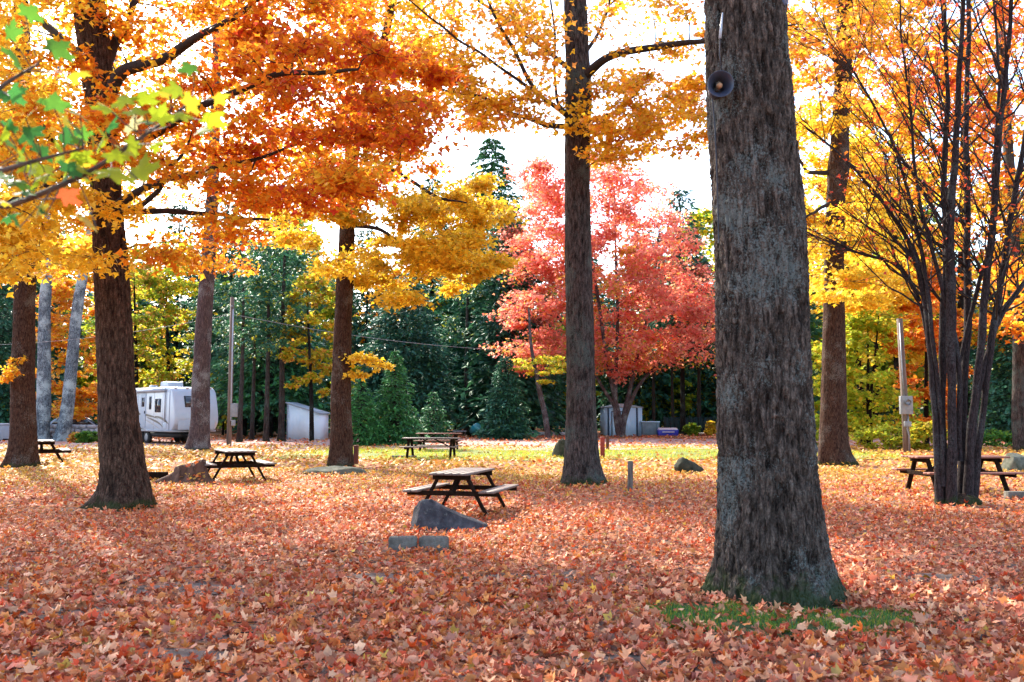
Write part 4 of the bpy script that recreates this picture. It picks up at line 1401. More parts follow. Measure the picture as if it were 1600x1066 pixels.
for x, Y, kd in rows:
    px = 800 + x / Y * FPX
    if Y < 80 and (880 < px < 1000 or 205 < px < 300 or 640 < px < 790):
        continue
    if kd == 'c' and px > 1230 and R.random() < .55:
        kd = 'o' if R.random() < .5 else 'y'
    if 330 < px < 760 and kd == 'c' and R.random() < .3:
        kd = 'y'
    if 60 < px < 330 and kd in 'ct' and R.random() < .7:
        kd = 'y'
    src = {'c': pc, 'y': py_, 'o': po, 't': pt}[kd]
    s = src[int(R.integers(0, len(src)))]
    sc = R.uniform(.85, 1.2) * (1.12 if Y < 90 else 1.0)
    if 640 < px < 850 or 1000 < px < 1130:
        sc *= 1.0
    where = 'left of the travel trailer'
    for lim, wh in ((190, 'behind the travel trailer'), (380, 'behind the utility pole'), (560, 'behind the young firs'), (700, 'behind the teal barrel'), (860, 'behind the red maple'), (1040, 'behind the dark fence'),
                    (1240, 'behind the lime green tree'), (1460, 'behind the slender stems')):
        if px > lim:
            where = wh
    copy_tree(s, (x, Y, 0), R.uniform(0, 6.28), sc, s['label'].replace('behind the campsite', where))

lf = broadleaf('wood_sapling', 'x', 'tree', 6.0, 1.6, {'lime': 3, 'yellow': 1.2, 'ygreen': 1.5}, .3, 46, 46, .12, at(352, 70), 'bark_dark', group='yellow green saplings at the edge of the wood')
lf['label'] = 'bright yellow green sapling at the edge of the wood behind the utility pole'
for px, Y, sc_, where in ((402, 72, .8, 'utility pole'), (462, 70, 1.0, 'pale slant-roofed shed'), (545, 72, .9, 'golden maple trunk'), (655, 76, .9, 'far picnic tables'), (712, 74, .7, 'wooden bench'), (905, 80, 1.0, 'centre trunk'),
                          (1000, 82, .8, 'slate blue bin'), (1030, 84, .95, 'blue tub'), (1062, 82, .8, 'dark fence'), (1100, 84, .9, 'dark fence'), (1262, 56, 1.0, 'huge trunk'), (1560, 60, .9, 'slender stems'), (20, 66, 1.0, 'folded camper'), (590, 80, 1.2, 'young firs')):
    copy_tree(lf, at(px, Y), R.uniform(0, 6), sc_, 'bright yellow green sapling at the edge of the wood behind the ' + where)

# thin dark trunks in the row under the spruces
tb = thing('bare_tree', 'thin dark trunk standing under the spruces right of the utility pole', 'tree', at(378, 52), 0)
tb['group'] = 'thin trunks'
link('trunk', trunk_mesh('trunk', [(0, 0, -.1, .16), (.02, 0, 2, .13), (.05, .03, 5, .1), (0, .05, 9, .06)], M['bark_dark'], seg=24, rings=40, flare=.5, fh=.25, amp=.012, seed=8, base=np.zeros(3)), tb)
cl = [(np.array((R.normal(0, .9), R.normal(0, .9), R.uniform(5, 9.5))), (.8, .8, .3), 70, {'spruce': 2, 'pine': 1, 'ygreen': .4}) for _ in range(26)]
grow(tb, np.zeros(3), [(0, 0, z, .06) for z in np.linspace(4, 9, 12)], cl, .3, T_SPRAY, M['twig'], M['needle'], twigs=3, zmin=3)
tb['label'] = 'thin dark trunk nearest the grey box of the utility pole'
del tb['group']
for px, Y, sc_, lab in ((397, 55, .9, 'thin dark trunk, second from the utility pole under the spruces'), (419, 53, 1.05, 'thin dark trunk, third from the utility pole under the spruces'),
                        (443, 54, 1.25, 'sturdier dark trunk just left of the pale slant-roofed shed'), (730, 70, 1.3, 'dark trunk standing just left of the teal barrel'),
                        (1090, 74, 1.2, 'thin dark trunk behind the right end of the dark fence'), (1050, 76, 1.0, 'thin dark trunk behind the left end of the dark fence'),
                        (1020, 78, 1.1, 'thin dark trunk rising behind the slate blue bin')):
    copy_tree(tb, at(px, Y), R.uniform(0, 6), sc_, lab)

# undergrowth closing the foot of the wood, one uncountable mass
n = 36000
x = R.uniform(-85, 85, n)
y = R.uniform(100, 128, n)
z = R.random(n) ** 1.4 * (5 + 4 * vnoise(x * .12, y * .1, 0 * x))
me = leaves_mesh('undergrowth', T_KITE, np.stack([x, y, z], -1), R.normal(0, 1, (n, 3)), R.normal(0, 1, (n, 3)), R.uniform(.3, .65, n), tints({'green': 3, 'pine': 1.5, 'ygreen': 2, 'lime': .6}, n), M['leaf'])
tag(link('undergrowth', me), 'dark green undergrowth closing the foot of the wood', 'undergrowth', None, 'stuff')


# ------------------------------------------------------------------ picnic tables
def picnic_table(label, loc, axis_deg, Lt=1.8, top='wood_top'):
    """long side along local X"""
    t = thing('picnic_table', label, 'picnic table', loc, rad(axis_deg), 'picnic tables among the trees')
    pm = M[top]
    mesh_top = MB().box((0, 0, 0), (Lt, .135, .038)).mesh('plank', pm)
    mesh_seat = MB().box((0, 0, 0), (Lt, .135, .038)).mesh('seat_plank', pm)
    for k in range(5):
        o = link('plank', mesh_top, t, (R.normal(0, .006), (k - 2) * .142, .745 + R.normal(0, .002)))
        o.modifiers.new('bevel', 'BEVEL').width = .006
    for s in (-1, 1):
        for k in (0, 1):
            o = link('seat_plank', mesh_seat, t, (R.normal(0, .008), s * (.62 + k * .142), .445 + R.normal(0, .002)))
            o.modifiers.new('bevel', 'BEVEL').width = .006
    for e in (-1, 1):
        x = e * (Lt / 2 - .26)
        for s in (-1, 1):
            MB().bar((x, s * .24, .724), (x, s * .66, -.03), .045, .09, (1, 0, 0)).build('leg', M['leg_paint'], t, bevel=.004)
        MB().bar((x + e * .052, -.83, .405), (x + e * .052, .83, .405), .04, .085).build('seat_beam', M['leg_paint'], t, bevel=.004)
        MB().bar((x + e * .052, -.35, .682), (x + e * .052, .35, .682), .04, .085).build('top_beam', M['leg_paint'], t, bevel=.004)
        MB().bar((x - e * .03, 0, .40), (e * .12, 0, .715), .06, .04).build('brace', M['leg_paint'], t, bevel=.003)
    return t


c0 = GX(725, 14.9)
picnic_table('weathered picnic table behind the slanted grey boulder', c0, 90 - 15, 1.75).scale = (.9, .9, .9)
picnic_table('picnic table just right of the broken stump', GX(371, 22.2), 90 + 27, 1.85)
picnic_table('pale-topped picnic table beside the reddish trunk at the left edge', GX(72, 29.6), 90 + 30, 1.85)
Yt = D(717) + .55
picnic_table('nearer of the two long picnic tables before the young firs, on the grass', GX(675, Yt), -4, 2.1, 'wood_top')
picnic_table('farther long picnic table mostly hidden behind another table before the young firs', GX(687, Yt + 6.2), -3, 2.0, 'wood_red')
picnic_table('reddish picnic table behind the clump of slender stems', GX(1485, D(770) + .4), 3, 1.98, 'wood_red')


# ------------------------------------------------------------------ rocks, stump, blocks, posts
def rock(name, label, loc, size, mat, seed, rotz=0.0, shape=None, cat='rock', res=40, planes=()):
    u = np.linspace(0, 2 * np.pi, res, endpoint=False)
    v = np.linspace(-.5 * np.pi, .5 * np.pi, res // 2 + 1)
    U, Vv = np.meshgrid(u, v)
    d = np.stack([np.cos(Vv) * np.cos(U), np.cos(Vv) * np.sin(U), np.sin(Vv)], -1)
    r = 1 + .5 * (fbm(d[..., 0] * 1.6 + seed, d[..., 1] * 1.6, d[..., 2] * 1.6, 3) - .5) + .16 * (fbm(d[..., 0] * 6, d[..., 1] * 6 + seed, d[..., 2] * 6, 4) - .5)
    # facet planes
    rng = np.random.default_rng(seed)
    for _ in range(9):
        nrm = unit(rng.normal(0, 1, 3))
        lim = rng.uniform(.62, .85)
        dd = d @ nrm
        r = np.where(dd > .15, np.minimum(r, lim / np.maximum(dd, .15) * (1 + .03 * fbm(d[..., 0] * 9, d[..., 1] * 9, d[..., 2] * 9, 2))), r)
    for nrm, lim in planes:
        dd = d @ unit(np.array(nrm, float))
        r = np.where(dd > .05, np.minimum(r, lim / np.maximum(dd, .05) * (1 + .05 * (fbm(d[..., 0] * 5, d[..., 1] * 5, d[..., 2] * 5, 4) - .5))), r)
    V = d * r[..., None]
    if shape is not None:
        V = shape(V)
    V = V * np.array(size) / 2
    V = V.reshape(-1, 3)
    n = len(u)
    i = np.arange(len(v) - 1)[:, None] * n
    j = np.arange(n)[None]
    k = (j + 1) % n
    q = np.stack([i + j, i + k, i + n + k, i + n + j], -1).reshape(-1, 4)
    o = link(name, mesh_np(name, V, [q], mat, smooth=True), None, loc, rotz)
    try:
        o.data.set_sharp_from_angle(angle=rad(38))
    except Exception:
        pass
    return tag(o, label, cat)


def boulder_mesh():
    Yb = D(830)
    b = GX(700, Yb)
    # wedge: steep tall left end, long ridge sloping down to the right
    def sh(V):
        W_ = V.copy()
        t = np.clip((W_[..., 0] + 1) / 2, 0, 1)
        hgt_ = np.interp(t, (0, .12, .3, .6, 1), (1.2, 1.3, 1.15, .8, .4))
        W_[..., 2] = np.where(W_[..., 2] > 0, W_[..., 2] * hgt_, W_[..., 2] * .5)
        W_[..., 1] *= np.interp(t, (0, .3, 1), (.9, 1, .5))
        return W_
    rock('boulder', 'slanted grey boulder in the leaves before the front picnic table', (b[0] - .01, b[1] + .25, b[2] - .02), (1.3, .9, .92), M['rock'], 5, .12, sh, res=72,
         planes=(((.40, -.22, .89), .70), ((-.93, -.25, .25), .78), ((-.25, -.9, .35), .62), ((.35, -.85, .4), .56), ((-.1, .6, .8), .62)))


boulder_mesh()
TRUNKS.append((GX(700, D(830))[0], D(830) + .25, .33))
b = GX(522, D(744))
rock('flat_rock', 'flat mossy rock at the foot of the golden maple', (b[0], b[1] + .3, b[2]), (1.75, .9, .42), M['rock_moss'], 9)
b = GX(1077, D(739))
rock('mossy_rock', 'small pointed mossy rock to the left of the huge trunk', (b[0], b[1] + .2, b[2] + .05), (.95, .6, .75), M['rock_dark'], 12, .3,
     lambda V: np.stack([V[..., 0], V[..., 1], np.where(V[..., 2] > 0, V[..., 2] * np.interp(V[..., 0], (-1, -.5, 1), (1.0, 1.1, .3)), V[..., 2] * .3)], -1))
b = GX(880, D(717))
rock('mossy_rock', 'dark mossy rock peeking out left behind the centre trunk', (b[0], b[1] + .2, b[2] + .12), (.85, .7, 1.1), M['rock_dark'], 15)
b = GX(1582, D(736))
rock('boulder', 'round grey boulder with a pale green cap near the right edge', (b[0], b[1] + .2, b[2] + .18), (.82, .7, .8), M['rock_moss'], 19)

# stump
Ys = D(757)
bS = GX(300, Ys)
st = thing('tree_stump', 'broken reddish brown stump half buried in leaves', 'stump', (bS[0], bS[1] + .3, bS[2]))
seg, rg = 64, 40
a = np.arange(seg) * 2 * np.pi / seg
h = np.linspace(0, 1, rg)[:, None]
topz = .50 + .09 * np.sin(a + 1.2) + .07 * (fbm(np.cos(a) * 2.2, np.sin(a) * 2.2, 0 * a, 4) - .5) * 2
rr = (.26 + .30 * np.exp(-h * 2.2)) * (1 + .25 * np.exp(-h * 2) * np.cos(5 * a + 1)[None]) + .07 * (fbm(np.cos(a)[None] * 4, np.sin(a)[None] * 4, h * 2, 4) - .5)
rr = rr * np.where(np.cos(a) < -.3, 1.25, 1.0)[None]
V = np.stack([rr * np.cos(a), rr * np.sin(a), h * topz[None] - .05], -1)
Vi = np.stack([.72 * rr[-1] * np.cos(a), .72 * rr[-1] * np.sin(a), topz * .8 - .08 + .05 * R.normal(0, 1, seg)], -1)
Vc = np.stack([.2 * rr[-1] * np.cos(a), .2 * rr[-1] * np.sin(a), topz.mean() * .62 + 0 * a], -1)
V = np.concatenate([V.reshape(-1, 3), Vi, Vc])
i = np.arange(rg + 1)[:, None] * seg
j = np.arange(seg)[None]
k = (j + 1) % seg
q = np.stack([i + j, i + k, i + seg + k, i + seg + j], -1).reshape(-1, 4)
link('stump_body', mesh_np('stump_body', V, [q], M['stump'], smooth=True), st)
MB().tube([(-.25, -.1, .2), (-.5, -.2, .08), (-.85, -.22, .0)], (.14, .11, .05), 9).build('root', M['stump'], st, smooth=True)
TRUNKS.append((bS[0], bS[1] + .3, .42))
# leaves resting on the stump
n = 80
px_ = np.stack([bS[0] + R.normal(0, .25, n), bS[1] + .3 + R.normal(-.2, .2, n), np.zeros(n)], -1)
dst = np.hypot(px_[:, 0] - bS[0], px_[:, 1] - bS[1] - .3)
px_[:, 2] = np.clip(.55 - dst * 1.05, .03, .5) + bS[2] + .02
me = leaves_mesh('leaf_litter', T_MAPLE, px_, R.normal(0, .5, (n, 3)) + np.array((0, -.5, 1)), R.normal(0, 1, (n, 3)), R.uniform(.07, .11, n), litter_colors(px_[:, 0], px_[:, 1], n), M['litter'])
o = link('leaf_litter', me, ground)
o['kind'] = 'stuff'

# low timber left of the stump
b = GX(243, D(750))
tm = MB().box((0, 0, .09), (.72, .16, .2)).build('timber', M['leg_paint'], None, bevel=.012, loc=(b[0], b[1] + .1, b[2]))
tag(tm, 'dark timber lying between the stump and the thick brown trunk', 'timber')

# concrete blocks in the foreground
Yk = D(866)
for dx, rz, lab in ((-.180, .05, 'left of two pale concrete blocks in front of the boulder'), (.180, -.16, 'right of two pale concrete blocks in front of the boulder')):
    b = GX(655, Yk)
    uu, vv = np.meshgrid(np.linspace(0, 2 * np.pi, 48, endpoint=False), np.linspace(-.5 * np.pi, .5 * np.pi, 25))
    dd = np.stack([np.cos(vv) * np.cos(uu), np.cos(vv) * np.sin(uu), np.sin(vv)], -1)
    Vb = dd / np.max(np.abs(dd), axis=-1, keepdims=True) * (1 - .10 * np.clip(np.sort(np.abs(dd / np.max(np.abs(dd), axis=-1, keepdims=True)), axis=-1)[..., 1:2] - .86, 0, 1) / .14)
    Vb = Vb * np.array((.165, .085, .095)) + (fbm(dd[..., 0] * 5 + dx * 9, dd[..., 1] * 5, dd[..., 2] * 5, 4)[..., None] - .5) * .02 * dd
    ii, jj = np.arange(24)[:, None] * 48, np.arange(48)[None]
    kk = (jj + 1) % 48
    o = link('concrete_block', mesh_np('concrete_block', Vb.reshape(-1, 3), [np.stack([ii + jj, ii + kk, ii + 48 + kk, ii + 48 + jj], -1).reshape(-1, 4)], M['concrete'], smooth=False), None, (b[0] + dx, b[1] + .1 + abs(dx) * .1, b[2] + .065), rz)
    tag(o, lab, 'block', 'concrete blocks in the leaves')
    TRUNKS.append((b[0] + dx, b[1] + .12, .16))
b = GX(1592, D(781))
o = MB().box((0, 0, .07), (.75, .18, .18)).build('concrete_block', M['concrete'], None, bevel=.015, loc=(b[0] + .05, b[1] + .1, b[2]))
tag(o, 'grey concrete kerb block at the right edge beside the reddish table', 'block')
b = GX(655, D(715))
o = MB().box((0, 0, .04), (.95, .22, .1)).build('concrete_block', M['concrete'], None, bevel=.015, loc=(b[0] - .55, b[1] + .1, b[2]))
tag(o, 'flat concrete slab at the left legs of the long far table', 'block')


def post(name, label, px, ybase, ytop, wpx, mat, cap=False, round_=False):
    Y = D(ybase)
    b = GX(px, Y)
    h = hgt(ytop, Y) - b[2]
    w = wpx / FPX * Y
    root = thing(name, label, 'post', b, R.uniform(-.2, .2))
    if round_:
        link('post_body', trunk_mesh('post_body', [(0, 0, -.1, w / 2), (0.01, 0, h * .5, w / 2), (.015, 0, h, w / 2 * .95)], mat, seg=30, rings=30, flare=.02, amp=.008, seed=2, base=np.zeros(3)), root)
        MB().lathe([(0.0, h + .01), (w * .35, h + .008), (w / 2 + .004, h - .012), (w / 2 + .003, h - .03)], 24, off=(.015, 0, 0)).build('cap', M['post_grey'], root)
    else:
        MB().box((0, 0, h / 2 - .05), (w, w, h + .1)).build('post_body', mat, root, bevel=.008)
        MB().box((0, 0, h + .012), (w * 1.06, w * 1.06, .024), taper=.8).build('cap', mat, root)
    return root


post('marker_post', 'brown marker post right beside the golden maple trunk', 559, 728, 697, 6.5, M['post_brown'])
post('marker_post', 'red marker post beside the centre trunk', 940, 718, 684, 7, M['post_red'])
post('marker_post', 'weathered grey round post standing alone right of the centre trunk', 982, 771, 721, 8, M['post_grey'], round_=True)
post('marker_post', 'tan wooden post glimpsed between the slender stems', 1490, 728, 692, 9, M['wood_top'])
post('marker_post', 'short brown post right of the red marker post', 948, 703, 682, 5, M['post_brown'])

# log edges
b = GX(853, D(681.5))
tag(MB().tube([(-1.6, 0, .12), (0, .05, .13), (1.6, 0, .12)], (.13, .14, .12), 12).build('log', M['stone_pale'], None, smooth=True, loc=b), 'pale log lying along the road left of the centre trunk', 'log')
b = GX(1118, D(681.5))
tag(MB().tube([(-1.5, 0, .12), (0, .05, .13), (1.6, 0, .12)], (.13, .13, .12), 12).build('log', M['wood_top'], None, smooth=True, loc=b), 'pale log lying along the road left of the huge trunk', 'log')

# ------------------------------------------------------------------ travel trailer
bt = np.array((-16.55, 47.2, 0.03))
AX = np.array((.70, -.714))
ctr = bt[:2] - AX * 3.6
rv = thing('travel_trailer', 'white travel trailer with charcoal swoosh graphics parked by the wood', 'trailer', (ctr[0], ctr[1], .03), math.atan2(AX[1], AX[0]))
WID = 2.4
z0, z1 = .68, 3.02
prof = [(-3.6, z0), (2.95, z0), (3.32, z0 + .1), (3.62, z0 + .42), (3.66, z0 + .75), (3.52, z0 + 1.4), (3.30, z0 + 2.05), (3.12, z1 - .12), (2.9, z1), (-3.45, z1), (-3.6, z1 - .12)]
MB().prism(prof, 1, -WID / 2, WID / 2).build('body', M['white_shell'], rv, bevel=.07)
MB().box((-.2, 0, .50), (6.4, 2.0, .24)).build('chassis', M['chassis'], rv)
for x in (-.9, -.05):
    for s in (-1, 1):
        w = MB().lathe([(.12, -.1), (.3, -.11), (.35, -.07), (.35, .07), (.3, .11), (.12, .1)], 28, [(1, 0, 0), (0, 0, 1), (0, 1, 0)], (x, s * 1.02, .35)).build('wheel', M['tyre'], rv, smooth=True)
        MB().lathe([(.001, .0), (.1, .02), (.2, .0)], 20, [(1, 0, 0), (0, 0, s), (0, s, 0)], (x, s * 1.125, .35)).build('rim', M['steel'], w)
MB().bar((3.0, -.5, .5), (4.5, 0, .5), .09, .1).bar((3.0, .5, .5), (4.5, 0, .5), .09, .1).build('hitch', M['chassis'], rv)
MB().tube([(4.3, 0, .0), (4.3, 0, .9)], .04, 8).box((4.3, 0, .95), (.14, .14, .14)).box((4.3, 0, .01), (.25, .25, .04)).build('jack', M['chassis'], rv)
MB().lathe([(.001, .0), (.15, .0), (.15, .42), (.08, .5), (.001, .5)], 16, off=(3.85, .14, .58)).build('gas_bottle', M['white_dull'], rv, smooth=True)


def rv_window(x, z, w, h, nm='window'):
    f = MB().box((x, -WID / 2 - .012, z), (w, .03, h)).build(nm, M['chassis'], rv, bevel=.01)
    MB().box((x, -WID / 2 - .03, z), (w - .07, .012, h - .07)).build('pane', M['glass_dark'], f)


rv_window(1.55, 2.05, .72, .72)
rv_window(-1.9, 2.1, 1.1, .6)
rv_window(.55, 2.2, .24, .7)
d = MB().box((-.35, -WID / 2 - .012, 1.8), (.66, .03, 1.85)).build('door', M['white_dull'], rv, bevel=.02)
MB().box((-.35, -WID / 2 - .034, 2.25), (.36, .012, .5)).build('pane', M['glass_dark'], d)
MB().box((-.10, -WID / 2 - .04, 1.7), (.06, .04, .14)).build('handle', M['chassis'], d)
fw = MB().prism([(3.43, z0 + 1.24), (3.31, z0 + 1.85), (3.38, z0 + 1.86), (3.51, z0 + 1.26)], 1, -.55, .55)
fw = MB().bar((3.545, 0, z0 + 1.28), (3.375, 0, z0 + 1.86), 1.25, .05, (1, 0, 0)).build('window', M['chassis'], rv)
MB().bar((3.57, 0, z0 + 1.31), (3.405, 0, z0 + 1.83), 1.12, .03, (1, 0, 0)).build('pane', M['glass_dark'], fw)
MB().tube([(-3.2, -WID / 2 - .09, z1 - .16), (2.55, -WID / 2 - .09, z1 - .16)], .085, 14).build('awning_roll', M['white_dull'], rv, smooth=True)
for x in (-3.2, 2.5):
    MB().bar((x, -WID / 2 - .05, z1 - .2), (x, -WID / 2 - .05, 1.2), .05, .05, (1, 0, 0)).build('awning_arm', M['white_dull'], rv)
MB().box((-3.6 + 6.6 / 2, 0, z1 + .012), (6.3, 2.25, .03)).build('roof', M['white_dull'], rv, bevel=.01)
ac = MB().prism([(-.1, z1 + .03), (1.0, z1 + .03), (.95, z1 + .30), (.75, z1 + .36), (0, z1 + .36), (-.1, z1 + .3)], 1, -.42, .42).build('air_conditioner', M['white_shell'], rv, bevel=.04)
MB().tube([(-.9, -.2, z1 + .02), (-.9, -.2, z1 + .75)], .015, 6).build('antenna', M['chassis'], rv)
MB().box((-2.0, 0, z1 + .12), (.4, .4, .2), taper=.8).build('roof_vent', M['white_dull'], rv)
MB().bar((3.0, -WID / 2 - .006, z0 + .08), (3.0, -WID / 2 - .006, z1 - .15), .05, .012, (1, 0, 0)).build('corner_trim', M['white_dull'], rv)


for x in (-2.75, -1.1, 1.05, 2.15):
    MB().bar((x, -WID / 2 - .002, z0 + .05), (x, -WID / 2 - .002, z1 - .25), .012, .008, (1, 0, 0)).build('panel_seam', M['decal_grey'], rv)
MB().box((-2.2, -WID / 2 - .008, 1.05), (.7, .02, .42)).build('hatch', M['white_dull'], rv, bevel=.01)
MB().box((2.45, -WID / 2 - .008, .98), (.42, .02, .34)).build('hatch', M['white_dull'], rv, bevel=.01)
for y in (-.95, -.32, .32, .95):
    MB().box((3.1, y, z1 - .06), (.05, .12, .05)).build('marker_light', M['post_red'], rv)
MB().box((0, 0, z0 + .03), (6.7, WID + .03, .1)).build('skirt_trim', M['decal_grey'], rv)
MB().box((3.62, 0, z0 + .35), (.05, 2.0, .5)).build('rock_guard', M['white_dull'], rv, bevel=.02)


def swoosh(p, wd, mat):
    c = catmull([(x, -WID / 2 - .006, z) for x, z in p], 16)
    t = np.linspace(0, 1, 16)
    w = wd * np.sin(np.pi * np.clip(t * .9 + .08, 0, 1)) + .006
    V = np.concatenate([c + np.stack([0 * t, 0 * t, w], -1), c - np.stack([0 * t, 0 * t, w], -1), c + np.stack([0 * t, 0 * t + .01, w], -1), c - np.stack([0 * t, 0 * t + -.01, w], -1)])
    q = [(i, i + 1, 16 + i + 1, 16 + i) for i in range(15)]
    MB().add(V[:32], q).build('graphic_stripe', mat, rv)


swoosh([(-3.2, 1.6), (-1.2, 1.62), (.6, 1.5), (1.6, 1.36)], .055, M['decal'])
swoosh([(1.2, 1.48), (1.9, 1.40), (2.6, 1.22), (2.95, 1.06)], .06, M['decal'])
swoosh([(.2, 1.42), (1.0, 1.28), (1.8, 1.1), (2.4, .82)], .05, M['decal'])
swoosh([(-.4, 1.35), (.4, 1.2), (1.2, 1.0), (1.9, .8)], .035, M['decal_grey'])
swoosh([(-2.8, 1.2), (-1.5, .95), (-.5, .78), (.3, .72)], .06, M['decal'])

# folded camper at the left edge
Yf = D(696)
b = GX(-14, Yf + .8)
fc = thing('folding_camper', 'low white folded camper at the left edge behind the reddish trunk', 'trailer', b, -.15)
MB().box((0, 0, .66), (2.0, 1.7, .78)).build('body', M['white_dull'], fc, bevel=.04)
MB().box((0, 0, 1.10), (2.06, 1.76, .09)).build('lid', M['white_shell'], fc, bevel=.03)
for s in (-1, 1):
    MB().lathe([(.001, -.08), (.2, -.09), (.26, -.06), (.26, .06), (.2, .09), (.001, .08)], 22, [(1, 0, 0), (0, 0, 1), (0, 1, 0)], (-.1, s * .83, .26)).build('wheel', M['tyre'], fc, smooth=True)
MB().bar((1.0, 0, .3), (1.9, 0, .3), .08, .08).build('hitch', M['chassis'], fc)

# parked car behind the stone wall
b = GX(128, 60)
car = thing('parked_car', 'parked car with a dark blue windscreen showing above the stone wall', 'car', b, .25)
prof = [(-2.1, .35), (2.1, .35), (2.2, .6), (2.1, .8), (1.2, .92), (.55, 1.42), (-1.1, 1.46), (-1.75, .98), (-2.15, .92), (-2.2, .55)]
MB().prism(prof, 1, -.85, .85).build('body', M['car_paint'], car, bevel=.06)
MB().prism([(1.05, .95), (.56, 1.35), (-1.05, 1.39), (-1.5, .98)], 1, -.865, .865).build('window', M['glass_dark'], car)
MB().bar((1.2, 0, .95), (.58, 0, 1.41), 1.5, .03, (1, 0, 1)).build('windscreen', M['glass_dark'], car)
for x in (-1.35, 1.35):
    for s in (-1, 1):
        MB().lathe([(.001, -.1), (.25, -.1), (.32, -.07), (.32, .07), (.25, .1), (.001, .1)], 22, [(1, 0, 0), (0, 0, 1), (0, 1, 0)], (x, s * .8, .32)).build('wheel', M['tyre'], car, smooth=True)
for s in (-1, 1):
    MB().box((2.13, s * .6, .68), (.1, .3, .12)).build('headlight', M['white_shell'], car)

# low dry stone wall of single stones
Yw = D(690)
b = GX(90, Yw + 1.2)
wl = thing('stone_wall', 'low pale dry stone wall behind the pale trunks', 'wall', b, .05)
ico = []
for s in range(5):
    V = np.array([(x, y, z) for x in (-1, -.3, .3, 1) for y in (-1, 1) for z in (-1, 0, 1)], float)
    u = np.linspace(0, 2 * np.pi, 8, endpoint=False)
    v = np.linspace(-.5 * np.pi, .5 * np.pi, 6)
    U, Vv = np.meshgrid(u, v)
    dd = np.stack([np.cos(Vv) * np.cos(U), np.cos(Vv) * np.sin(U), np.sin(Vv)], -1)
    dd = np.sign(dd) * np.abs(dd) ** .6 * (1 + .25 * (vnoise(dd[..., 0] * 2 + s * 7, dd[..., 1] * 2, dd[..., 2] * 2) - .5))[..., None]
    i = np.arange(5)[:, None] * 8
    j = np.arange(8)[None]
    k = (j + 1) % 8
    ico.append(mesh_np('stone', dd.reshape(-1, 3), [np.stack([i + j, i + k, i + 8 + k, i + 8 + j], -1).reshape(-1, 4)], M['stone_pale'], smooth=True))
for row in range(4):
    x = -2.7 + R.uniform(0, .2)
    while x < 2.5:
        w = R.uniform(.32, .6)
        hh = .26 * R.uniform(.9, 1.1)
        o = link('stone', ico[int(R.integers(0, 5))], wl, (x + w / 2, R.normal(0, .03), .1 + row * .25 + R.normal(0, .01)))
        o.scale = (w / 2 * .93, .24, hh / 2)
        o.rotation_euler = (R.normal(0, .05), R.normal(0, .05), R.normal(0, .05))
        x += w

# ------------------------------------------------------------------ sheds and small things at the far edge
Yd = D(681)
b = GX(969, Yd + 1.2)
sh = thing('garden_shed', 'pale blue steel shed behind the stems of the red maple', 'shed', b, .18)
w2, d2, hh = 2.7, 2.2, 2.15
MB().box((0, 0, hh / 2), (w2, d2, hh)).build('wall', M['blue_shed'], sh)
for k in range(13):
    MB().box((-w2 / 2 + .1 + k * (w2 - .2) / 12, -d2 / 2 - .012, hh / 2), (.05, .024, hh - .12)).build('rib', M['blue_shed'], sh)
MB().prism([(-w2 / 2 - .08, hh), (w2 / 2 + .08, hh), (w2 / 2 + .08, hh + .05), (0, hh + .32), (-w2 / 2 - .08, hh + .05)], 1, -d2 / 2 - .08, d2 / 2 + .08).build('roof', M['white_dull'], sh)
dr = MB().box((-.62, -d2 / 2 - .035, .92), (.85, .02, 1.72)).build('door', M['blue_shed'], sh)
for x0 in (-1.08, -.16):
    MB().box((x0, -d2 / 2 - .05, .94), (.07, .03, 1.8)).build('frame', M['blue_trim'], dr)
MB().box((-.62, -d2 / 2 - .05, 1.85), (.99, .03, .07)).build('frame', M['blue_trim'], dr)
for x0 in (-w2 / 2, .92):
    MB().box((x0, -d2 / 2 - .03, hh / 2), (.12, .06, hh)).build('corner_trim', M['blue_trim'], sh)

Ye = 56.0
b = GX(484, Ye + 1.3)
sh = thing('garden_shed', 'pale slant-roofed shed left of the young firs', 'shed', b, -.12)
sh.scale = (.76, .76, .78)
MB().prism([(-1.35, 0), (1.35, 0), (1.35, 2.1), (-1.35, 2.9)], 1, -1.2, 1.2).build('wall', M['pale_shed'], sh)
MB().prism([(-1.5, 2.95), (1.5, 2.06), (1.5, 2.16), (-1.5, 3.05)], 1, -1.35, 1.35).build('roof', M['white_dull'], sh)
for k in range(9):
    MB().box((-1.2 + k * .3, -1.21, 1.02), (.015, .012, 2.0)).build('siding_joint', M['pale_shed'], sh)
MB().box((-1.35, -1.2, 1.44), (.1, .05, 2.86)).build('corner_trim', M['white_dull'], sh)

b = GX(1013, Yd + .4)
bn = thing('waste_bin', 'low slate blue bin right of the blue shed', 'bin', b, .1)
MB().prism([(-.62, 0.05), (.62, 0.05), (.68, 1.0), (-.68, 1.0)], 1, -.45, .45).build('body', M['slate_bin'], bn, bevel=.02)
MB().box((0, 0, 1.05), (1.42, 1.0, .07)).build('lid', M['blue_shed'], bn, bevel=.02)
for x in (-.45, .45):
    MB().bar((x, -.47, .1), (x, -.47, .95), .06, .03, (1, 0, 0)).build('rib', M['slate_bin'], bn)

b = GX(1041, Yd - .5)
tbx = thing('storage_tub', 'low cobalt blue tub with a pale lid beside the slate bin', 'tub', b, -.05)
MB().prism([(-.72, 0), (.72, 0), (.78, .42), (-.78, .42)], 1, -.5, .5).build('body', M['cobalt'], tbx, bevel=.03)
MB().box((0, 0, .50), (1.5, .98, .15), taper=.86).build('lid', M['lilac'], tbx, bevel=.03)
MB().box((0, -.53, .27), (.9, .04, .08)).build('rim', M['lilac'], tbx)

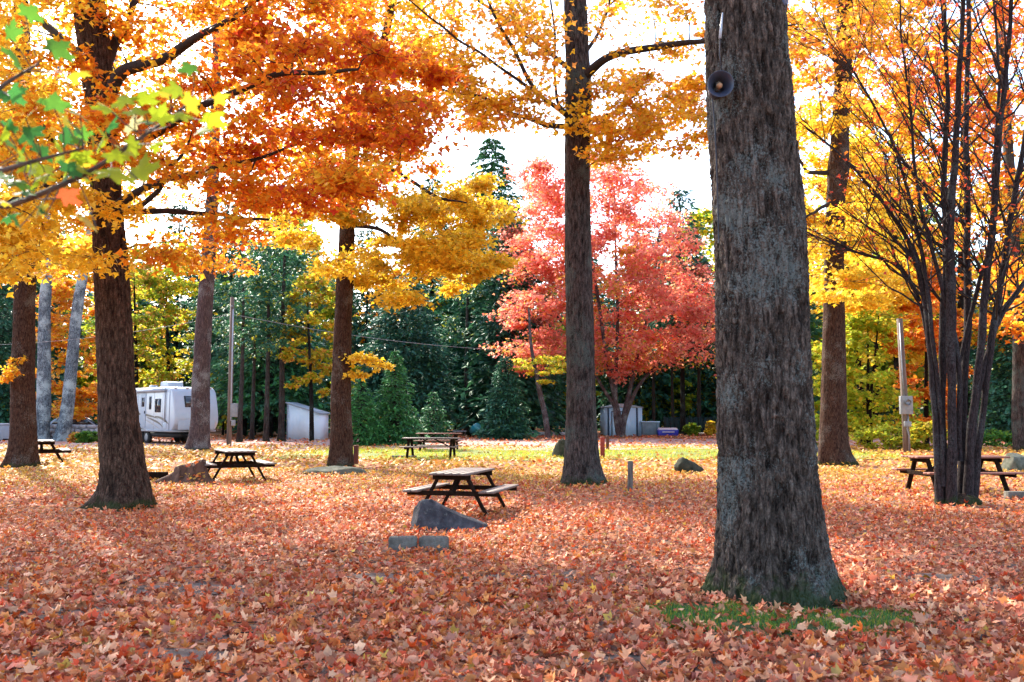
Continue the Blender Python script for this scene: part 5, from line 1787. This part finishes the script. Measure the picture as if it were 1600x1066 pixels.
Yg = D(679.5)
b = GX(1076, Yg + 2)
fn = thing('board_fence', 'dark blue green board fence in the shade of the wood', 'fence', b, .03)
bm_ = MB().box((0, 0, .72), (.36, .03, 1.4)).mesh('board', M['fence_dark'])
for k in range(10):
    link('board', bm_, fn, (-1.9 + k * .40, R.normal(0, .006), R.normal(0, .015)))
for x in (-2.08, 0, 2.05):
    MB().box((x, .08, .75), (.1, .1, 1.55)).build('post', M['fence_dark'], fn)
for z in (.35, 1.1):
    MB().box((0, .04, z), (4.1, .04, .09)).build('rail', M['fence_dark'], fn)

b = GX(1081, Yg - 1.5)
pot = thing('plant_pot', 'small pale flower pot by the shrubs before the dark fence', 'pot', b)
MB().lathe([(.001, 0), (.16, 0), (.24, .42), (.27, .42), (.27, .5), (.23, .5), (.22, .44), (.001, .44)], 24).build('pot_body', M['white_dull'], pot, smooth=False)
n = 60
me = leaves_mesh('foliage', T_KITE, np.stack([R.normal(0, .14, n), R.normal(0, .14, n), R.uniform(.45, .85, n)], -1), R.normal(0, 1, (n, 3)), R.normal(0, .6, (n, 3)) + np.array((0, 0, .6)),
                 R.uniform(.12, .22, n), tints({'lime': 1, 'green': 1}, n), M['leaf'])
link('foliage', me, pot)

b = GX(743, 64)
br = thing('barrel', 'teal plastic barrel tipped on a low stand by the dark spruce', 'barrel', b, .5)
prof = [(.001, -.44), (.24, -.44), (.27, -.40), (.285, -.2), (.31, -.16), (.31, .16), (.285, .2), (.27, .4), (.24, .44), (.001, .44)]
MB().lathe(prof, 28, Matrix.Rotation(rad(62), 3, 'X'), (0, 0, .62)).build('barrel_body', M['teal'], br, smooth=True)
MB().bar((-.3, -.2, 0), (-.15, 0, .45), .06, .06).bar((.3, -.2, 0), (.15, 0, .45), .06, .06).bar((-.3, .3, 0), (-.12, .1, .5), .06, .06).bar((.3, .3, 0), (.12, .1, .5), .06, .06).build('stand', M['leg_paint'], br)
b = GX(719, 64)
bn = thing('wooden_bench', 'low pale wooden bench left of the teal barrel', 'bench', b, .05)
MB().box((0, 0, .44), (1.0, .3, .05)).build('seat', M['stone_pale'], bn, bevel=.005)
for x in (-.38, .38):
    MB().box((x, 0, .2), (.07, .26, .43)).build('leg', M['wood'], bn)

# ------------------------------------------------------------------ utility poles and wires
Yp = D(697)
b = GX(362, Yp)
hp = hgt(482, Yp)
up = thing('utility_pole', 'thin utility pole with a white conduit and a grey box right of the trailer', 'pole', b)
MB().tube([(0, 0, -.2), (0, 0, hp * .5), (-.02, 0, hp + .6)], (.13, .12, .10), 14).build('pole_shaft', M['pole'], up, smooth=True)
MB().tube([(.09, -.1, 1.3), (.08, -.1, hp * .6), (.07, -.1, hp)], .035, 8).build('conduit', M['white_dull'], up, smooth=True)
MB().box((.24, -.05, 1.85), (.34, .2, .7)).build('meter_box', M['box_grey'], up, bevel=.02)
MB().box((.24, -.13, 1.2), (.2, .12, .3)).build('socket_box', M['box_grey'], up, bevel=.02)
MB().tube([(.07, -.1, hp), (.05, -.2, hp + .12), (0, -.28, hp + .05)], .045, 8).build('weather_head', M['steel'], up, smooth=True)
Yq = D(707)
b2 = GX(1411, Yq)
hp2 = hgt(498, Yq)
up2 = thing('meter_pole', 'leaning wooden meter pole with a grey box before the lime green tree', 'pole', b2)
MB().tube([(0, 0, -.2), (-.03, 0, 2.2), (-.12, 0, hp2)], (.15, .14, .12), 16).build('pole_shaft', M['pole'], up2, smooth=True)
MB().box((-.06, -.2, 2.0), (.52, .2, .78)).build('meter_box', M['box_grey'], up2, bevel=.025)
MB().lathe([(.001, .0), (.1, .0), (.12, -.03), (.12, -.08)], 18, [(1, 0, 0), (0, 0, 1), (0, 1, 0)], (-.06, -.38, 2.12)).build('meter_dial', M['steel'], up2, smooth=True)
MB().tube([(-.1, -.15, 2.4), (-.14, -.14, 3.2), (-.17, -.13, hp2 - .2)], .03, 8).build('conduit', M['steel'], up2, smooth=True)
MB().tube([(.02, -.16, 1.62), (.02, -.17, 1.3), (-.04, -.18, 1.0), (.03, -.17, .7), (.0, -.16, 0)], .03, 8).build('conduit', M['steel'], up2, smooth=True)
MB().box((-.02, -.2, 1.2), (.3, .1, .22)).build('socket_box', M['box_grey'], up2, bevel=.02)


def wire(label, a, b, sag, r, mat):
    t = np.linspace(0, 1, 40)[:, None]
    p = np.asarray(a) * (1 - t) + np.asarray(b) * t
    p[:, 2] -= sag * 4 * (t * (1 - t))[:, 0]
    o = MB().tube(p - p[0], r, 6).build('overhead_wire', mat, None, smooth=True, loc=p[0], fix=False)
    return tag(o, label, 'wire')


wire('pale overhead wire sagging from the utility pole past the young firs towards the red maple', (b[0], b[1], hp - .3), P(885, 548, 62), .55, .012, M['wire_pale'])
wire('thin overhead wire running left from the utility pole behind the trunks', (b[0], b[1], hp - .3), P(-120, 540, 52), .5, .008, M['wire_pale'])

# ------------------------------------------------------------------ loudspeakers and fittings on the near trunk
hc = P(1126, 131, 7.78)
hs = thing('horn_loudspeaker', 'dark round horn loudspeaker facing out on the huge trunk', 'loudspeaker', hc)
tilt = Matrix.Rotation(rad(-4), 3, 'Z') @ Matrix.Rotation(rad(90 + 6), 3, 'X')
MB().lathe([(.03, -.20), (.045, -.14), (.06, -.08), (.085, -.03), (.112, .0), (.118, .004), (.118, -.004), (.09, -.045), (.066, -.095), (.05, -.15), (.035, -.21)], 40, tilt).build('horn_bell', M['horn'], hs, smooth=True)
MB().lathe([(.001, .0), (.018, -.003), (.028, -.02), (.024, -.07), (.02, -.16)], 24, tilt, tuple(tilt @ Vector((0, 0, -.04)))).build('horn_core', M['horn_core'], hs, smooth=True)
MB().lathe([(.001, -.33), (.06, -.33), (.065, -.31), (.065, -.21), (.05, -.2), (.001, -.2)], 24, tilt).build('driver', M['horn'], hs, smooth=True)
MB().bar((.0, .12, .06), (.16, .16, .09), .03, .008).bar((.0, .12, .06), (.0, .12, -.02), .03, .008, (0, 1, 0)).bar((.16, .16, .09), (.17, .34, .09), .03, .008).build('bracket', M['steel'], hs)
h2 = P(1229, 2, 8.1)
hs2 = thing('horn_loudspeaker', 'grey blue horn loudspeaker poking out at the top right of the huge trunk', 'loudspeaker', h2)
t2 = Matrix.Rotation(rad(70), 3, 'Z') @ Matrix.Rotation(rad(100), 3, 'X')
MB().lathe([(.03, -.20), (.05, -.12), (.07, -.06), (.10, .0), (.105, .004), (.105, -.004), (.075, -.07), (.05, -.15), (.035, -.21)], 32, t2).build('horn_bell', M['horn_grey'], hs2, smooth=True)
MB().lathe([(.001, -.33), (.06, -.33), (.065, -.31), (.065, -.21), (.05, -.2), (.001, -.2)], 24, t2).build('driver', M['horn_grey'], hs2, smooth=True)
a1, a2 = P(1129, 20, 7.80), P(1125, 60, 7.80)
cs = thing('cable_sleeve', 'white cable sleeve hanging on the huge trunk above the dark loudspeaker', 'cable', a2)
MB().tube([(a1 - a2) * 1.0, (a1 - a2) * .4, (0, 0, 0)], (.006, .011, .014), 8).build('sleeve', M['white_shell'], cs, smooth=True)
MB().tube([(0, 0, 0), P(1124, 85, 7.79) - a2, P(1128, 112, 7.80) - a2], .005, 6).build('lead', M['cable'], cs, smooth=True)
cp = np.array([P(1113, 150, 8.0), P(1118, 220, 7.98), P(1121, 300, 7.98), P(1123, 380, 7.98)])
o = MB().tube(catmull(cp, 30) - cp[0], .007, 6).build('speaker_cable', M['cable'], None, smooth=True, loc=cp[0], fix=False)
tag(o, 'thin black cable running down the left side of the huge trunk', 'cable')

# ------------------------------------------------------------------ leaves on the ground
litter('leaf_litter', 4.2, 9.0, 360, T_MAPLE, .035, .092, .7, .055)
litter('leaf_litter', 4.2, 9.0, 200, T_LOBE, .03, .075, .75, .05)
litter('leaf_litter', 4.2, 9.0, 180, T_KITE, .018, .05, .6, .045)
litter('leaf_litter', 9.0, 15.0, 330, T_LOBE, .045, .09, .55, .05)
litter('leaf_litter', 15.0, 26.0, 120, T_LOBE, .06, .11, .5, .05)
litter('leaf_litter', 26.0, 46.0, 38, T_KITE, .11, .17, .45, .05)
litter('leaf_litter', 46.0, 68.0, 7, T_KITE, .14, .22, .4, .05)
litter('leaf_litter', 1.0, 4.2, 60, T_LOBE, .07, .11, .42, .045)

# the nearest leaves one by one
var = []
for k in range(26):
    tv, tf = T_HERO
    c = R.uniform(-1.1, 1.1)
    V = tv.copy() - np.array((0, .4, 0))
    V[:, 2] += c * (V[:, 0] ** 2 * 1.4 + V[:, 1] ** 2 * .8) + R.normal(0, .25) * V[:, 0] * V[:, 1] - .12 * np.abs(V[:, 0])
    V[1:, 2] += R.normal(0, .04, len(V) - 1)
    tn = litter_colors(np.array([R.uniform(-3, 3)]), np.array([6.0]), 1)
    var.append(mesh_np('fallen_leaf', V, tf, M['litter'], tint=np.repeat(tn, len(V), 0)))
cnt = 0
while cnt < 290:
    y = R.uniform(5.1, 7.4)
    x = R.uniform(-.565, .565) * y
    if litter_density(np.array([x]), np.array([y]))[0] < .5 or (x - b1[0]) ** 2 / 1.2 + (y - b1[1] + .2) ** 2 < .7:
        continue
    o = link('fallen_leaf', var[int(R.integers(0, len(var)))], ground, (x, y, float(gz(x, y)) + R.uniform(.035, .06)))
    s = R.uniform(.055, .105)
    o.scale = (s, s, s)
    o.rotation_euler = (R.normal(0, .35), R.normal(0, .35), R.uniform(0, 6.28))
    cnt += 1


tw = MB()
for _ in range(260):
    y = R.uniform(5, 18)
    x = R.uniform(-.6, .6) * y
    a_, l_ = R.uniform(0, 6.28), R.uniform(.08, .45)
    dx_ = np.array((math.cos(a_), math.sin(a_), 0)) * l_
    p0 = np.array((x, y, float(gz(x, y)) + R.uniform(.035, .06)))
    tw.tube(np.array([p0, p0 + dx_ * .5 + R.normal(0, .015, 3), p0 + dx_ + R.normal(0, .012, 3)]), (.005, .004, .002), 4, cap=False)
o = tw.build('fallen_twigs', M['twig'], ground, fix=False)
o['kind'] = 'stuff'


# grass and moss
def blades(name, x, y, hmin, hmax, mix, label, w=1.0):
    n = len(x)
    pos = np.stack([x, y, gz(x, y)], -1)
    hd = np.stack([R.normal(0, .35, n), R.normal(0, .35, n), np.ones(n)], -1)
    nr = np.stack([R.normal(0, 1, n), R.normal(0, 1, n), R.normal(0, .2, n)], -1)
    me = leaves_mesh(name, T_BLADE, pos, nr, hd, R.uniform(hmin, hmax, n), tints(mix, n), M['grass'], np.zeros(n))
    return tag(link(name, me), label, 'grass', None, 'stuff')


n = 22000
ang = R.uniform(0, 6.28, n)
rad2 = np.sqrt(R.random(n))
x = b1[0] - .02 + np.cos(ang) * rad2 * 1.28
y = b1[1] - .38 + np.sin(ang) * rad2 * .64
k = vnoise(x * 4, y * 4, 0 * x) + .6 * (1 - rad2) > .48
x, y = x[k], y[k]
def moss_fn(u, v):
    a = u * 2 * np.pi
    k = v * (1.0 + .5 * (vnoise(np.cos(a) * 2.4 + 4, np.sin(a) * 2.4, 0 * a) - .5))
    return b1[0] - .02 + np.cos(a) * k * 1.25, b1[1] - .38 + np.sin(a) * k * .66


M['moss'] = simple_mat('dark_moss', (0.012, 0.03, 0.008), (0.05, 0.085, 0.02), 14, rough=1.0, bstr=1.0, detail=10)
sheet('moss_ground', moss_fn, 48, 8, M['moss'], .012, 'dark mossy ground at the foot of the huge trunk')
blades('grass', x, y, .03, .065, {'green': 2.4, 'olive': .6, 'spruce': 1}, 'short green grass and moss round the foot of the huge trunk')
n = 26000
u, v = R.random(n), R.random(n)
x, y = turf_fn(u, v)
k = vnoise(x * .7, y * .7, 0 * x + 5) > .34
blades('grass', x[k], y[k] - .1, .07, .15, {'lime': 3, 'ygreen': 1.4, 'yellow': 1}, 'yellow green grass of the sunlit strip before the road')

# ------------------------------------------------------------------ green maple sapling reaching in at upper left
bs = np.array((-2.05, 2.35, 0.0))
sp = thing('maple_sapling', 'blurred green and yellow maple branch reaching in close at upper left', 'tree', bs)
tr_ = np.array([(0, 0, -.05), (.03, 0, .9), (.0, .02, 1.8), (.05, 0, 2.6), (.02, 0, 3.4)])
MB().tube(catmull(tr_, 20), np.linspace(.035, .012, 20), 10).build('trunk', M['twig'], sp, smooth=True)
brs = [[bs + (.02, 0, 1.75), P(-60, 345, 2.3), P(20, 320, 2.25), P(90, 292, 2.2), P(140, 268, 2.2), P(190, 236, 2.2), P(250, 195, 2.25), P(300, 160, 2.3)],
       [bs + (.0, 0, 1.85), P(-60, 290, 2.2), P(10, 265, 2.15), P(60, 250, 2.15), P(130, 232, 2.2)],
       [bs + (.02, 0, 2.1), P(-60, 180, 2.3), P(10, 130, 2.3), P(60, 100, 2.35)]]
for q in brs:
    c = catmull(q, 34)
    MB().tube(c - bs, np.linspace(.010, .003, 34), 7).build('branch', M['wood'], sp, smooth=True)
LV = [(35, 105, 62, 'g'), (80, 80, 50, 'g'), (110, 115, 45, 'y'), (15, 60, 45, 'g'), (85, 170, 46, 'g'), (15, 150, 40, 't'), (18, 155, 44, 't'), (215, 158, 55, 'l'), (175, 175, 46, 'l'), (265, 150, 40, 'y'), (290, 165, 36, 'y'),
      (335, 155, 34, 'y'), (320, 190, 50, 'l'), (245, 190, 44, 'l'), (205, 205, 44, 'w'), (165, 205, 44, 't'), (130, 215, 52, 't'), (150, 235, 46, 'l'), (105, 225, 46, 't'), (105, 255, 56, 'l'), (70, 270, 56, 'l'), (95, 285, 42, 't'), (60, 240, 42, 't'),
      (30, 240, 40, 'g'), (25, 290, 44, 'g'), (10, 320, 40, 't'), (0, 280, 40, 'g'), (170, 275, 62, 'l'), (215, 280, 66, 'l'), (210, 240, 46, 'l'), (95, 310, 44, 'r'), (150, 355, 56, 'o'), (5, 340, 40, 't'), (180, 250, 40, 'l'), (235, 225, 40, 'l'), (280, 185, 40, 'l'), (125, 180, 44, 'g'), (40, 25, 40, 'g')]
for _ in range(34):
    t_ = R.random()
    qx, qy = (5 + 300 * t_, 325 - 165 * t_) if R.random() < .65 else (140 * t_, 268 - 40 * t_)
    LV.append((qx + R.normal(0, 22), qy + R.normal(0, 26), R.uniform(30, 50), R.choice(list('gllyt'))))
TC = {'g': (.10, .26, .03), 't': (.05, .19, .04), 'l': (.34, .42, .02), 'y': (.55, .45, .03), 'w': (.5, .45, .2), 'r': (.45, .09, .03), 'o': (.42, .32, .05)}
allb = np.concatenate([catmull(q, 40)[8:] for q in brs])
pet = MB()
for px, py, w, ck in LV:
    Y = 2.2 + R.uniform(-.16, .16)
    p = P(px, py, Y)
    tv, tf = T_HERO
    V = tv.copy() - np.array((0, 0, 0))
    V[:, 2] += R.uniform(-.5, .1) * (V[:, 0] ** 2 + (V[:, 1] - .3) ** 2) - .15 * np.abs(V[:, 0])
    col = np.array(TC[ck]) * R.uniform(.85, 1.15)
    me = mesh_np('leaf', V, tf, M['leaf'], tint=np.repeat(col[None], len(V), 0))
    o = link('leaf', me, sp, p - bs)
    s = w / FPX * Y * .82
    o.scale = (s, s, s)
    o.rotation_euler = (R.uniform(.3, 1.35), R.normal(0, .45), R.uniform(-2.2, 2.2))
    nb = allb[np.argmin(np.linalg.norm(allb - p, axis=1))]
    pet.tube(np.array([nb, (nb + p) / 2 + R.normal(0, .004, 3), p]) - bs, .0016, 4, cap=False)
o = pet.build('petioles', M['wood'], sp, fix=False)
o['kind'] = 'stuff'
